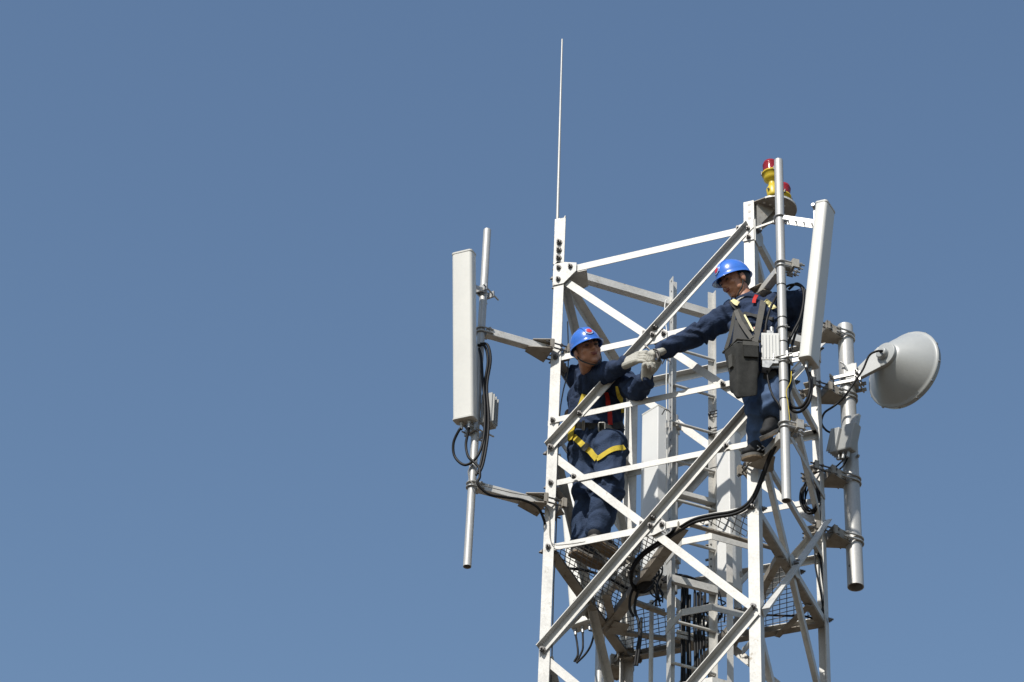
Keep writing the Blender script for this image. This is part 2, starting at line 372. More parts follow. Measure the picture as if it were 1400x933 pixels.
# ------------------------------------------------------------------ clamps, arms, poles
def leg_clamp(parent, c, d, z, hgt=.062, sz=.085):
    """two bent plates squeezing the leg corner c along the outward diagonal d, with long threaded rods"""
    d = V3(d).normalized(); sd = V3((-d.y, d.x, 0)); up = V3((0, 0, 1))
    base = V3((c.x, c.y, z)); m = MB()
    for off, sgn in ((.015, 1), (-.085, -1)):
        q = base + d * off
        m.box(q, sd * sz, d * .0035, up * hgt / 2)                 # flat plate
        for s_ in (-1, 1): m.box(q + sd * s_ * (sz - .003) + d * .012 * sgn, sd * .003, d * .012, up * hgt / 2)   # folded lips
        if sgn > 0:
            m.prism([q + sd * sz - up * (hgt / 2 + .006), q - sd * sz - up * (hgt / 2 + .006), q - sd * .03 + d * .15 - up * (hgt / 2 + .006), q + sd * .03 + d * .15 - up * (hgt / 2 + .006)], up * .005)
            m.prism([q + sd * sz + up * (hgt / 2), q - sd * sz + up * (hgt / 2), q - sd * .03 + d * .12 + up * (hgt / 2), q + sd * .03 + d * .12 + up * (hgt / 2)], up * .005)
        m.prism([q + sd * -.05 - up * hgt / 2, q + sd * .05 - up * hgt / 2, q + d * .045 * sgn - up * hgt / 2], up * .006)
        m.prism([q + sd * -.05 + up * hgt / 2, q + sd * .05 + up * hgt / 2, q + d * .045 * sgn + up * hgt / 2], -up * .006)
    o = obj('clamp_plate', m, 'shade_brown', parent)
    for s_ in (-1, 1):
        for t_ in (-1, 1):
            r = MB(); p0 = base + d * .06 + sd * s_ * (sz - .022) + up * t_ * hgt * .28
            r.cyl(p0, p0 - d * .19, .0055, seg=8)
            for a_ in (.045, .12 + .0): r.cyl(p0 - d * a_ + d * .022, p0 - d * a_ + d * .010, .012, seg=6, smooth=False)
            r.cyl(p0 - d * .155, p0 - d * .167, .012, seg=6, smooth=False)
            obj('threaded_rod', r, 'bolt', o)
    return o
def ubolt(parent, P, d, z, r, reach, thick=.006, double=.0):
    """U-bolt round a vertical pole at P, legs running towards d"""
    d = V3(d).normalized(); sd = V3((-d.y, d.x, 0))
    for dz in ((0,) if not double else (-double, double)):
        c = V3((P.x, P.y, z + dz)); m = MB(); R_ = r + thick + .001
        pts_ = [c + d * reach + sd * R_] + [c + sd * R_ * math.cos(t) - d * R_ * math.sin(t) for t in [math.pi * i / 12 for i in range(13)]] + [c + d * reach - sd * R_]
        m.tube(pts_, thick, 8, smooth_path=False)
        for s_ in (-1, 1): m.cyl(c + d * (reach - .03) + sd * s_ * R_, c + d * (reach - .018) + sd * s_ * R_, .012, seg=6, smooth=False)
        obj('u_bolt', m, 'zinc', parent)
def arm(parent, c, P, z, w_=.052, over=.0, z2=None):
    z2 = z if z2 is None else z2
    d = V3((P.x - c.x, P.y - c.y, 0)).normalized(); m = MB()
    p0 = V3((c.x, c.y, z)) + d * .03; p1 = V3((P.x, P.y, z2)) + d * over
    sd = V3((-d.y, d.x, 0))
    m.bar(p0, p1, sd, w_, w_)
    return obj('support_arm', m, 'steel', parent, bevel=.004)
PA = V3((-.335, -.335, 0)); PB = V3((1.597, -.247, 0)); PC = V3((1.49, 1.49, 0)); PD = V3((-.27, 1.35 + .27, 0))
# left pole
pole = thing('mounting_pole', V3((PA.x, PA.y, -2.386)), 'long galvanised pole held off the left corner of the tower by two arms', 'mounting pole', 'poles carrying the antennas')
m = MB(); m.hollow(V3((PA.x, PA.y, -2.386)), V3((PA.x, PA.y, .182)), .0245); obj('pipe', m, 'pipe', pole)
off_ = V3((.7, -.7, 0)).normalized() * .052
for z in (-.64, -1.81):
    d = V3((-1, -1, 0)).normalized(); arm(pole, V3((0, 0, 0)) , V3((PA.x, PA.y, 0)) , z, over=-.028)
    leg_clamp(pole, V3((0, 0, 0)), d, z)
    ubolt(pole, PA, -d, z + .014, .0245, .07); ubolt(pole, PA, -d, z - .014, .0245, .07)
# right pole in front of the right leg
poleB = thing('mounting_pole', V3((PB.x, PB.y, -2.297)), 'tall pale pole in front of the right worker, rising past the red lamps', 'mounting pole', 'poles carrying the antennas')
m = MB(); m.hollow(V3((PB.x, PB.y, -2.297)), V3((PB.x, PB.y, .267)), .0275); obj('pipe', m, 'pipe', poleB)
for z in (-.60, -1.83):
    d = V3((1, -1, 0)).normalized(); arm(poleB, corners[1], PB, z, over=-.03, w_=.05)
    leg_clamp(poleB, corners[1], d, z)
    q = V3((PB.x, PB.y, z + (.03 if z > -1 else .06)))
    pl = MB(); bk = V3((.75, .66, 0)).normalized(); sd = V3((-bk.y, bk.x, 0))
    pl.box(q + bk * .06, sd * .05, bk * .004, V3((0, 0, .03))); 
    for s_ in (-1, 1): pl.box(q + bk * .078 + sd * s_ * .05, sd * .003, bk * .02, V3((0, 0, .03)))
    pl.box(q + bk * .05, sd * .02, bk * .03, V3((0, 0, .02)))
    obj('clamp_plate', pl, 'plate', poleB); ubolt(poleB, PB, bk, q.z + .01, .0275, .14); 
    ubolt(poleB, PB, bk, q.z - .02, .0275, .13, .004)
for py in (392, 437, 470, 524, 548):
    z = VZ(PB.x, PB.y, py); m = MB(); m.cyl((PB.x, PB.y, z), (PB.x, PB.y, z + .007), .0295, seg=24); obj('cable_tie', m, 'tie', poleB)
for py in (450, 497): ubolt(poleB, PB, V3((.7, .7, 0)), VZ(PB.x, PB.y, py), .0275, .03, .004)
ubolt(poleB, PB, V3((-.3, .95, 0)), VZ(PB.x, PB.y, 298), .0275, .06, .005)
# thick pole at the back right corner
poleC = thing('mounting_pole', V3((PC.x, PC.y, -1.802)), 'thick dull steel pole at the far right of the tower, holding the dish', 'mounting pole', 'poles carrying the antennas')
m = MB(); m.hollow(V3((PC.x, PC.y, -1.802)), V3((PC.x, PC.y, .259)), .052, .006, 40); obj('pipe', m, 'pipe', poleC)
dC = V3((1, 1, 0)).normalized()
for z in (.13, -.375, -1.04, -1.50):
    c = corners[2]; q = V3((c.x, c.y, z)); sd = V3((-dC.y, dC.x, 0))
    m = MB(); m.prism([q + dC * .02 + sd * .07, q + dC * .02 - sd * .07, q + dC * .13 - sd * .055, q + dC * .13 + sd * .055], V3((0, 0, .005)))
    for s_ in (-1, 1): m.prism([q + dC * .02 + sd * s_ * .07, q + dC * .13 + sd * s_ * .055, q + dC * .13 + sd * s_ * .055 + V3((0, 0, .06)), q + dC * .02 + sd * s_ * .07 + V3((0, 0, .06))], sd * -s_ * .005)
    m.box(q + dC * .132 + V3((0, 0, .03)), sd * .06, dC * .003, V3((0, 0, .032)))
    obj('support_arm', m, 'shade_brown', poleC); leg_clamp(poleC, c, dC, z + .03, .06, .09)
    ubolt(poleC, PC, -dC, z + .035, .052, .10, .0065, .016)
ubolt(poleC, PC, -dC, VZ(PC.x, PC.y, 629), .052, .0, .006)
m = MB(); m.cyl(V3((PC.x - .02, PC.y - .049, -1.67)), V3((PC.x - .02, PC.y - .0535, -1.67)), .007, seg=10); obj('drain_hole', m, 'bolt', poleC)
# back-left pole
poleD = thing('mounting_pole', V3((PD.x, PD.y, -3.2)), 'pole behind the lower left of the tower, under the half hidden panel antenna', 'mounting pole', 'poles carrying the antennas')
m = MB(); m.hollow(V3((PD.x, PD.y, -3.2)), V3((PD.x, PD.y, -1.2)), .030); obj('pipe', m, 'pipe', poleD)
for z in (-1.45, -2.13):
    d = V3((-1, 1, 0)).normalized(); arm(poleD, corners[3], PD, z, over=-.03); leg_clamp(poleD, corners[3], d, z, .08, .08); ubolt(poleD, PD, -d, z, .03, .07)

# ------------------------------------------------------------------ panel antennas
def panel(pos_top, pos_bot, face, wd, dp, rad=.02):
    """rounded box from the middle of its bottom to the middle of its top, broad side towards face"""
    pt, pb = V3(pos_top), V3(pos_bot); ax = (pt - pb).normalized(); f = V3(face); f = (f - ax * f.dot(ax)).normalized(); sd = ax.cross(f)
    prof = []
    hw, hd = wd / 2, dp / 2; rr = min(rad, hd * .9)
    for cx, cy, a0 in ((hw - rr, hd - rr, 0), (-hw + rr, hd - rr, 90), (-hw + rr, -hd + rr, 180), (hw - rr, -hd + rr, 270)):
        for i in range(5): a = R(a0 + 22.5 * i); prof.append((cx + rr * math.cos(a), cy + rr * math.sin(a)))
    def ring(p, sc=1, add=0): return [p + sd * (x * sc + math.copysign(add, x)) + f * (y * sc + math.copysign(add, y)) for x, y in prof]
    body = MB(); body.rings([ring(pb + ax * .012), ring(pt - ax * .012)], True, False)
    cap_t = MB(); cap_t.rings([ring(pt - ax * .014, 1, .0025), ring(pt - ax * .003, 1, .0025), ring(pt, .96)], True, False)
    cap_b = MB(); cap_b.rings([ring(pb + ax * .014, 1, .0025), ring(pb + ax * .003, 1, .0025), ring(pb, .96)], True, False)
    for mb in (body,):
        mb.sm = [len(f_) == 4 for f_ in mb.f]
    return body, cap_t, cap_b, ax, f, sd
def antenna(pt, pb, face, wd, dp, label, ports=2, group='panel antennas on the tower'):
    body, ct, cb, ax, f, sd = panel(pt, pb, face, wd, dp)
    t = thing('panel_antenna', V3(pb), label, 'antenna', group)
    obj('radome', body, 'radome', t); obj('end_cap', ct, 'radome_cap', t); obj('end_cap', cb, 'radome_cap', t)
    out = []
    for i in range(ports):
        x = (i - (ports - 1) / 2) * .05; c_ = MB(); q = V3(pb) + sd * x
        c_.cyl(q, q - ax * .02, .013, seg=12); c_.cyl(q - ax * .02, q - ax * .05, .010, seg=12); obj('connector', c_, 'zinc', t); out.append(q - ax * .05)
    return t, out, ax, f, sd
fA = V3((.0, -1, 0))
ptA = PY(634.5, 347, -.60); pbA = PY(636, 576, -.42)
antA, portsA, axA, fA_, sdA = antenna(ptA, pbA, fA, .135, .085, 'cream panel antenna tilted outward on the far left pole', 2)
def bracket(parent, P, A, d=None):
    m = MB(); P = V3(P); A = V3(A); dd = (A - P); dh = V3((dd.x, dd.y, 0)).normalized(); sd = V3((-dh.y, dh.x, 0))
    for s_ in (-1, 1):
        m.bar(P + sd * s_ * .025, A + sd * s_ * .025, (0, 0, 1), .028, .005)
    m.box(P + dh * -.045, sd * .05, dh * .006, V3((0, 0, .022))); m.box(P + dh * .04, sd * .05, dh * .006, V3((0, 0, .022)))
    for s_ in (-1, 1): m.cyl(P + sd * s_ * .042 - dh * .11, P + sd * s_ * .042 + dh * .07, .0055, seg=8)
    m.cyl(A - sd * .04, A + sd * .04, .007, seg=8)
    return obj('tilt_bracket', m, 'zinc', parent)
bracket(antA, V3((PA.x, PA.y, VZ(PA.x, PA.y, 400))), ptA + (pbA - ptA) * .18 - fA_ * .045)
bracket(antA, V3((PA.x, PA.y, VZ(PA.x, PA.y, 592))), pbA - fA_ * .03 + V3((0, 0, .0)))
# right antenna
fB = V3((.93, -.36, 0)).normalized()
ptB = PY(1128.5, 283, -.25); pbB = PY(1105.5, 497, -.25)
antB, portsB, axB, fB_, sdB = antenna(ptB, pbB, V3((1, -.10, 0)), .14, .078, 'white panel antenna leaning outward, to the right of the right worker', 2)
# its folding top bracket
m = MB(); a0 = V3((PB.x + .03, PB.y, VZ(PB.x, PB.y, 302))); a1 = PY(1116, 306, -.25)
for s_ in (-1, 1): m.bar(a0 + V3((0, s_ * .025, 0)), a1 + V3((0, s_ * .025, -.005)), (0, 0, 1), .030, .004)
for t_ in (.1, .35, .6, .85): m.bar(a0.lerp(a1, t_) + V3((0, -.027, .0)), a0.lerp(a1, t_) + V3((0, .027, .0)), (0, 0, 1), .02, .004)
m.bar(a1 + V3((-.004, 0, 0)), PY(1114, 283, -.25), (0, 1, 0), .035, .012); m.cyl(PY(1114, 285, -.25) - V3((0, .04, 0)), PY(1114, 285, -.25) + V3((0, .04, 0)), .012, seg=10)
obj('tilt_bracket', m, 'zinc', antB)
bracket(antB, V3((PB.x, PB.y, VZ(PB.x, PB.y, 492))), PY(1095, 487, -.25))
# two broad panels behind the back face and one at the back left
def broad(corner_px, bot_y, yp, wl, wr, label, lean=0, ang=V3((.4, -.92, 0))):
    """two-faced wedge panel: ridge towards ang"""
    rt = PY(corner_px[0], corner_px[1], yp); zb = VZ(rt.x, rt.y, bot_y)
    a = ang.normalized(); sd = V3((-a.y, a.x, 0))     # to the image right
    l = rt - sd * wl - a * wl * .95; r_ = rt + sd * wr - a * wr * .95; bl = l - a * .07; br = r_ - a * .07
    t = thing('panel_antenna', V3((rt.x, rt.y, zb)), label, 'antenna', 'panel antennas on the tower')
    m = MB(); m.prism([V3((p.x, p.y, zb)) for p in (rt, l, bl, br, r_)], V3((0, 0, rt.z - zb - .004))); obj('radome', m, 'backpanel', t, bevel=.006)
    m = MB(); m.prism([V3((p.x, p.y, rt.z - .004)) + (p - rt) * .02 for p in (rt, l, bl, br, r_)], V3((0, 0, .012))); obj('end_cap', m, 'radome_cap', t)
    return t, rt, zb, sd, a
t1, r1, zb1, sd1, a1_ = broad((900, 554), 783, 1.16, .112, .070, 'pale ridged panel antenna beside the left ladder rail, inside the tower', ang=V3((.30, -.95, 0)))
t2, r2, zb2, sd2, a2_ = broad((997, 583), 800, 1.14, .085, .080, 'pale ridged panel antenna low in the middle, below the right worker')
for t_, r_, zb_ in ((t1, r1, zb1), (t2, r2, zb2)):
    zt_ = r_.z
    q = MB(); bx = r_.x + (.075 if t_ is t1 else .0); q.hollow(V3((bx, 1.275, zb_ - .10)), V3((bx, 1.275, zt_ - .03)), .024); obj('mast_pipe', q, 'pipe', t_)
    for fr in (.1, .9):
        z = zb_ + (zt_ - zb_) * fr; b_ = MB(); b_.box((bx, 1.25, z), (.045, 0, 0), (0, .03, 0), (0, 0, .02)); b_.bar((bx, S - .02, z), (bx, 1.25, z), (0, 0, 1), .04, .03); obj('tilt_bracket', b_, 'plate', t_)
ptD = PY(780, 658, 1.52); pbD = PY(796, 857, 1.40)
antD, portsD, axD, fD, sdD = antenna(ptD, pbD, V3((-.05, -1, 0)), .135, .085, 'white panel antenna half hidden behind the left worker\'s legs', 3)
bracket(antD, V3((PD.x, PD.y, VZ(PD.x, PD.y, 850))), pbD + V3((0, .05, .03)))

# ------------------------------------------------------------------ cables
def cable(pts_, r, label, group=None, material='cable', ties=()):
    m = MB()
    for q in (pts_ if isinstance(pts_[0], list) else [pts_]): m.tube(q, r, 8)
    return top('cable', m, material, label, 'cable', group)
def YP(l, y): return [PY(a, b, y) if not isinstance(a, V3) else a for a, b in l]

# left antenna jumpers
zl = lambda py: V3((PA.x, PA.y, VZ(PA.x, PA.y, py)))
c1 = [portsA[0], PY(628, 588, -.42), PY(620, 606, -.40), PY(622, 625, -.38), PY(636, 636, -.38), PY(652, 625, -.38), PY(661, 600, -.37), PY(663, 560, -.36), PY(660, 520, -.36), PY(658, 490, -.36), PY(655, 477, -.36)]
cable(c1, .0085, 'black cable looping widest below the far left antenna', 'black jumper cables at the left antenna')
c2 = [portsA[1], PY(640, 592, -.40), PY(637, 608, -.39), PY(640, 624, -.39), PY(648, 632, -.385), PY(655, 640, -.39), PY(656, 652, -.39), PY(653, 662, -.39), PY(668, 676, -.34), PY(690, 680, -.26), PY(715, 684, -.18), PY(735, 694, -.1), PY(744, 712, -.02), PY(745, 722, .03), PY(748, 740, .10), PY(757, 772, .2), PY(800, 780, .45), PY(830, 790, .6), PY(858, 805, .7), PY(872, 807, .75)]
cable(c2, .0085, 'black cable running from the left pole along the lower arm to the tower', 'black jumper cables at the left antenna')
c3 = [PY(653, 472, -.37), PY(663, 474, -.36), PY(667, 495, -.35), PY(662, 530, -.34), PY(664, 570, -.35), PY(663, 600, -.36), PY(657, 635, -.38), PY(651, 650, -.39)]
cable([c3, [p + V3((.018, 0, .006)) for p in c3]], .0085, 'pair of black cables hanging behind the left pole beside the grey box', 'black jumper cables at the left antenna')
# pale thin wire along the lower left arm
c4 = [PY(646, 636, -.37), PY(640, 645, -.37), PY(645, 660, -.40), PY(660, 664, -.36), PY(700, 674, -.24), PY(730, 680, -.12), PY(748, 695, -.02), PY(751, 712, -.015), PY(752, 735, -.012), PY(758, 745, -.012), PY(780, 744, -.012), PY(800, 741, -.012)]
cable(c4, .0028, 'thin cream wire tied to the lower left arm and the corner post', material='cablegrey')
# grey wire hanging behind the front-left leg
c5 = [PY(776, 440, .12), PY(777, 480, .12), PY(776, 510, .12), PY(770, 535, .12), PY(765, 570, .12), PY(762, 640, .12), PY(761, 700, .12), PY(759, 760, .12), PY(757, 800, .12), PY(755, 880, .12), PY(753, 960, .12)]
cable(c5, .0045, 'slim grey down lead hanging just inside the left corner post', material='cablegrey')

# remote radio box on the left pole
rr = thing('radio_box', V3((PA.x + .05, PA.y + .05, -1.40)), 'small pale radio box clamped behind the left pole', 'radio unit', 'radio units on the poles')
b0 = PY(668, 583, -.29); b1 = PY(669, 543, -.29); cz = (b0 + b1) / 2; m = MB()
m.box(cz, (.038, 0, 0), (0, .045, 0), (0, 0, (b1.z - b0.z) / 2)); obj('housing', m, 'boxgrey', rr, bevel=.008)
m = MB()
for i in range(3): m.box(cz + V3((.040 + .0, -.03 + i * .03, 0)), (.008, 0, 0), (0, .003, 0), (0, 0, (b1.z - b0.z) / 2 * .9))
obj('fin', m, 'boxgrey', rr); m = MB(); m.box(cz + V3((-.045, 0, .05)), (.03, 0, 0), (0, .02, 0), (0, 0, .012)); obj('bracket', m, 'zinc', rr); m = MB(); m.box(cz + V3((-.045, 0, -.06)), (.03, 0, 0), (0, .02, 0), (0, 0, .012)); obj('bracket', m, 'zinc', rr)
# small box on the right pole
rb = thing('junction_box', PY(1051, 499, -.27), 'small white junction box strapped to the pole beside the tool bag', 'junction box')
q0 = PY(1052, 497, -.27); q1 = PY(1054, 459, -.27); cz = (q0 + q1) / 2; m = MB(); ex = V3((.92, .38, 0)) * .056; ey = V3((-.38, .92, 0)) * .03
m.box(cz, ex, ey, (0, 0, (q1.z - q0.z) / 2)); obj('housing', m, 'panel', rb, bevel=.006)
m = MB()
for i in range(6): m.box(cz + ex * (-.85 + i * .34) - ey * 1.08, ex * .03, ey * .1, (0, 0, (q1.z - q0.z) / 2 * .85))
obj('rib', m, 'panel', rb)
m = MB(); m.box(cz + V3((.0, 0, (q1.z - q0.z) / 2 + .012)), ex * .35, ey * .6, (0, 0, .014)); m.cyl(cz + ex * .2 + V3((0, 0, (q1.z - q0.z) / 2 + .02)), cz + ex * .2 + V3((0, 0, (q1.z - q0.z) / 2 + .06)), .012, seg=12); obj('connector', m, 'zinc', rb); m = MB()
m.prism([q0 - ex * .8 - ey, q0 + ex * .9 - ey, q0 + ex * .9 - ey - V3((0, 0, .02)), q0 + ex * .3 - ey - V3((0, 0, .02)), q0 - ex * .1 - ey - V3((0, 0, .055)), q0 - ex * .8 - ey - V3((0, 0, .05))], ey * 1.9)
m.bar(q0 - V3((0, 0, .03)) - ex * .5, V3((PB.x, PB.y, q0.z - .03)), (0, 0, 1), .014, .014)
obj('bracket', m, 'zinc', rb)
# cables around the right pole
cable([PY(1046, 462, -.27), PY(1048, 440, -.27), PY(1055, 418, -.25), PY(1066, 400, -.2), PY(1080, 390, -.16), PY(1095, 392, -.14), PY(1099, 408, -.15), PY(1094, 435, -.18), PY(1084, 455, -.2), PY(1077, 475, -.21), PY(1076, 520, -.21)], .008, 'black cable arching over the bent arm of the right worker', 'black cables at the right pole')
cable([PY(1078, 396, -.12), PY(1090, 388, -.12), PY(1101, 400, -.13), PY(1098, 430, -.15), PY(1087, 458, -.17), PY(1080, 490, -.19), PY(1079, 530, -.2)], .008, 'second black cable bowed around behind the right pole', 'black cables at the right pole')
cable([PY(1049, 500, -.27), PY(1050, 520, -.27), PY(1056, 540, -.27), PY(1064, 552, -.28), PY(1070, 565, -.26)], .0065, 'short cable dropping from the white junction box to the pole', 'black cables at the right pole')
cable([portsB[0], PY(1107, 520, -.25), PY(1106, 540, -.24), PY(1098, 555, -.22), PY(1088, 558, -.20), PY(1080, 552, -.19), PY(1078, 535, -.18), PY(1076, 500, -.19)], .009, 'black jumper looping under the right panel antenna, inner one', 'black cables at the right pole')
cable([portsB[1], PY(1110, 525, -.23), PY(1107, 548, -.23), PY(1096, 562, -.21), PY(1084, 562, -.19), PY(1076, 548, -.19)], .009, 'black jumper looping under the right panel antenna, outer one', 'black cables at the right pole')
m = MB(); m.tube([PY(1082, 508, -.24), PY(1081, 522, -.27), PY(1075, 535, -.28), PY(1077, 550, -.28), PY(1080, 575, -.27)], .0025, 6); top('wire', m, 'yellowweb', 'thin yellow wire curling beside the right pole', 'wire')
# thick feeder cables from the right pole arm down across the right leg into the tower
fd = [PY(1070, 580, -.22), PY(1060, 605, -.18), PY(1050, 628, -.11), PY(1040, 655, -.06), PY(1030, 678, -.03), PY(1018, 692, -.02), PY(1000, 700, -.02), PY(975, 704, -.02), PY(950, 710, -.02), PY(930, 721, .02), PY(905, 738, .12), PY(880, 755, .25), PY(866, 772, .35), PY(862, 790, .45), PY(868, 803, .5), PY(880, 806, .55), PY(893, 798, .6)]
for i, (dx, lab) in enumerate(((0, 'upper'), (1, 'lower'))):
    cable([p + V3((.004 * i, 0, -.021 * i)) for p in fd], .0095, f'thick black feeder cable sweeping down across the right leg, {lab} of the pair', 'thick feeder cables crossing the right leg')
# vertical feeder bundles behind the ladder
m = MB()
def bundle(x0, x1, y0, n, yp, r=.0085, y1=1010):
    for i in range(n):
        for j in range(2):
            if j and i != 1: continue
            x = x0 + (x1 - x0) * (i + .5) / n; d_ = yp + j * .02
            a = PY(x, y0 + random.uniform(-4, 8), d_); P_ = [a]
            zb_ = VZ(a.x, a.y, y1)
            for t_ in (.25, .5, .75, 1): P_.append(V3((a.x + random.uniform(-.004, .004), a.y, a.z + (zb_ - a.z) * t_)))
            m.tube(P_, r, 7)
bundle(931, 945, 806, 4, .80, .0085); bundle(948, 964, 812, 4, .80, .0085); bundle(966, 971, 830, 1, .80, .004)
tag(top('feeder_cables', m, 'cable', 'thick vertical bundle of black feeder cables hanging behind the ladder', 'cables'))
arcs = MB()
for i, (xs, xe, ye) in enumerate(((905, 933, 805), (906, 940, 812), (908, 950, 808), (909, 958, 815), (907, 964, 812))):
    arcs.tube([PY(xs, 793 + i, .62), PY((xs + xe) / 2, 784 + i, .70), PY(xe - 6, 793 + i, .78), PY(xe, ye, .80), PY(xe - 1, ye + 25, .80)], .007, 7)
top('feeder_cables', arcs, 'cable', 'fan of black cables bending over from the ladder into the vertical bundle', 'cables')
m = MB()
for py in (868, 874, 840):
    m.bar(PY(925, py - 4, .78), PY(980, py + 9, .86), (0, 0, 1), .022, .02)
top('cable_hanger', m, 'plate', 'steel hanger bars clamping the vertical cable bundle', 'cable hanger')
# knot of cable under the panel behind the ladder
cable([[PY(893, 781, 1.4), PY(891, 798, 1.3), PY(897, 815, 1.2), PY(896, 828, 1.1)], [PY(900, 783, 1.4), PY(904, 798, 1.3), PY(899, 815, 1.2), PY(897, 828, 1.1)]], .006, 'looped black tails under the ridged panel left of the ladder')
cable([[PY(868, 800, .5), PY(862, 815, .5), PY(861, 832, .5), PY(866, 843, .5)], [PY(875, 803, .5), PY(869, 820, .5), PY(868, 836, .5), PY(873, 850, .5), PY(874, 870, .5), PY(870, 893, .5), PY(868, 910, .5)], [PY(877, 845, .5), PY(876, 872, .5), PY(873, 895, .5), PY(871, 910, .5)]], .0085, 'black cable ends dangling below the work platform')
m = MB(); m.ball(PY(882, 800, .5), (.055, 0, .025), (0, .03, 0), (-.01, 0, .022)); top('cable_wrap', m, 'cable', 'black tape wrapped lump where the feeder cables meet', 'tape wrap')
cable([[portsD[0], PY(789, 880, 1.35), PY(790, 895, 1.35), PY(785, 905, 1.35)], [portsD[1], PY(797, 880, 1.35), PY(796, 890, 1.35), PY(788, 906, 1.35)], [portsD[2], PY(812, 865, 1.35), PY(808, 882, 1.35), PY(800, 895, 1.35), PY(788, 907, 1.35)]], .007, 'black jumper cables dangling below the half hidden antenna')
m = MB()
for i in range(9):
    x0 = random.uniform(962, 984); y0 = random.uniform(806, 850); a = []
    for j in range(5): a.append(PY(x0 + random.uniform(-12, 12), y0 + j * random.uniform(6, 12), .95 + random.uniform(-.05, .05)))
    m.tube(a, random.choice((.0045, .006)), 6)
top('loose_cables', m, 'cable', 'tangle of thin loose cables beside the vertical bundle', 'cables')
m = MB()
for i in range(6):
    a = [PY(random.uniform(888, 908), 770 + j * 14 + random.uniform(-4, 4), .92 + random.uniform(-.04, .04)) for j in range(5)]
    m.tube(a, .005, 6)
top('loose_cables', m, 'cable', 'tangle of thin cables against the lower left ladder rail', 'cables')
# coil of cable at the back-right leg
m = MB(); cc = PY(1108, 680, 1.28)
for i in range(9):
    ph = random.uniform(0, 6.28); rx = .05 + .012 * random.random(); rz = .10 + .025 * random.random(); ox = random.uniform(-.015, .015)
    m.tube([cc + V3((ox + rx * math.cos(t + ph), random.uniform(-.02, .02), rz * math.sin(t + ph))) for t in [k * math.pi / 4 for k in range(8)]], .0055, 6, closed=True)
m.tube([PY(1100, 660, 1.3), PY(1110, 648, 1.3), PY(1125, 644, 1.35), PY(1140, 640, 1.4), PY(1150, 632, 1.4), PY(1158, 622, 1.4)], .0055, 6)
m.tube([PY(1104, 655, 1.3), PY(1120, 645, 1.33), PY(1140, 646, 1.4), PY(1152, 638, 1.4), PY(1160, 625, 1.4)], .0055, 6)
top('cable_coil', m, 'cable', 'coil of spare black cable hung on the back right leg', 'cable coil')
cable([[PY(1114, 748, 1.28), PY(1115, 775, 1.28), PY(1122, 810, 1.30), PY(1126, 840, 1.3)], [PY(1117, 748, 1.28), PY(1124, 780, 1.29), PY(1127, 815, 1.31), PY(1123, 838, 1.31)]], .006, 'pair of black cables hanging down the back right leg')
cable([PY(1042, 841, 1.2), PY(1070, 842, 1.2), PY(1100, 843, 1.2), PY(1115, 846, 1.25), PY(1125, 838, 1.3)], .007, 'black cable lying straight across the platform mesh')

# ------------------------------------------------------------------ ladder with safety hoops
P1 = V3((.575, .575, 0)); P2 = V3((.80, .80, 0)); zt1, zt2 = VZ(.575, .575, 384), VZ(.80, .80, 402)
lad = thing('ladder', V3((.69, .69, GZ)), 'narrow steel ladder with bent safety hoops up the middle of the tower', 'ladder')
for P_, zt_, s_ in ((P1, zt1, 1), (P2, zt2, -1)):
    m = MB(); w1 = .052 if s_ == 1 else .040
    m.prism([V3((q.x, q.y, GZ)) for q in (P_, P_ + pp * w1, P_ + pp * w1 + dg * s_ * .005, P_ + dg * s_ * .005 + pp * .005, P_ + dg * s_ * w1 + pp * .005, P_ + dg * s_ * w1)], V3((0, 0, zt_ - GZ)))
    obj('rail', m, 'steel', lad)
z = -.355
while z > -9:
    m = MB(); m.cyl(V3((P1.x, P1.y, z)) + pp * .02, V3((P2.x, P2.y, z)) + pp * .02, .010, seg=10); obj('rung', m, 'steel', lad); z -= .293
m = MB(); a = on(926, 677, 2, -1.47); m.bar(V3((.60, .60, -1.475)) + pp * .02, V3((.79, .79, -1.475)) + pp * .02, pp, .05, .03); obj('step', m, 'steel', lad)
m = MB(); m.bar(V3((P1.x, P1.y, -2.12)) + pp * .03, V3((P2.x, P2.y, -2.12)) + pp * .03, (0, 0, 1), .05, .03); obj('rung', m, 'steel', lad)
def hoop(z, a0=0, a1=6):
    base = V3((P1.x - .01, P1.y + .01, z)); steps = [V3((.164, -.17, 0)), V3((.19, 0, 0)), V3((.175, .175, 0)), V3((0, .19, 0)), V3((-.17, .165, 0))]
    pts_ = [base]
    for s_ in steps: pts_.append(pts_[-1] + s_)
    m = MB()
    for i in range(len(pts_) - 1): m.bar(pts_[i], pts_[i + 1], (0, 0, 1), .046, .005)
    obj('safety_hoop', m, 'steel', lad)
zh = VZ(.73, .40, 836)
hoop(zh); hoop(zh + .50); hoop(zh - .50)
for px_ in (997.5,):
    q = on(px_, 836, 2, zh); m = MB(); m.bar(V3((q.x, q.y, zh + .50)) + V3((-.0, .006, 0)), V3((q.x, q.y, -6)), dg, .04, .005); obj('hoop_strap', m, 'steel', lad)
m = MB()
for py in (692, 705, 717, 728, 745, 765, 775):
    q = on_ = PY(971, py, .78); m.cyl(q + V3((-.03, 0, 0)), q + V3((.01, 0, 0)), .008, seg=6)
for z_ in [zt1 - .03 - i * .085 for i in range(26)]:
    q = V3((P1.x, P1.y, z_)) + pp * .035 - dg * .001
    m.cyl(q, q - dg * .0012, .006, seg=8)
for py in (473, 566, 497): q = PY(911, py, .5); m.tube([q + V3((-.03, 0, 0)), q + V3((0, -.01, .03)), q + V3((.03, 0, 0))], .004, 6)
obj('bolt', m, 'bolt', lad)
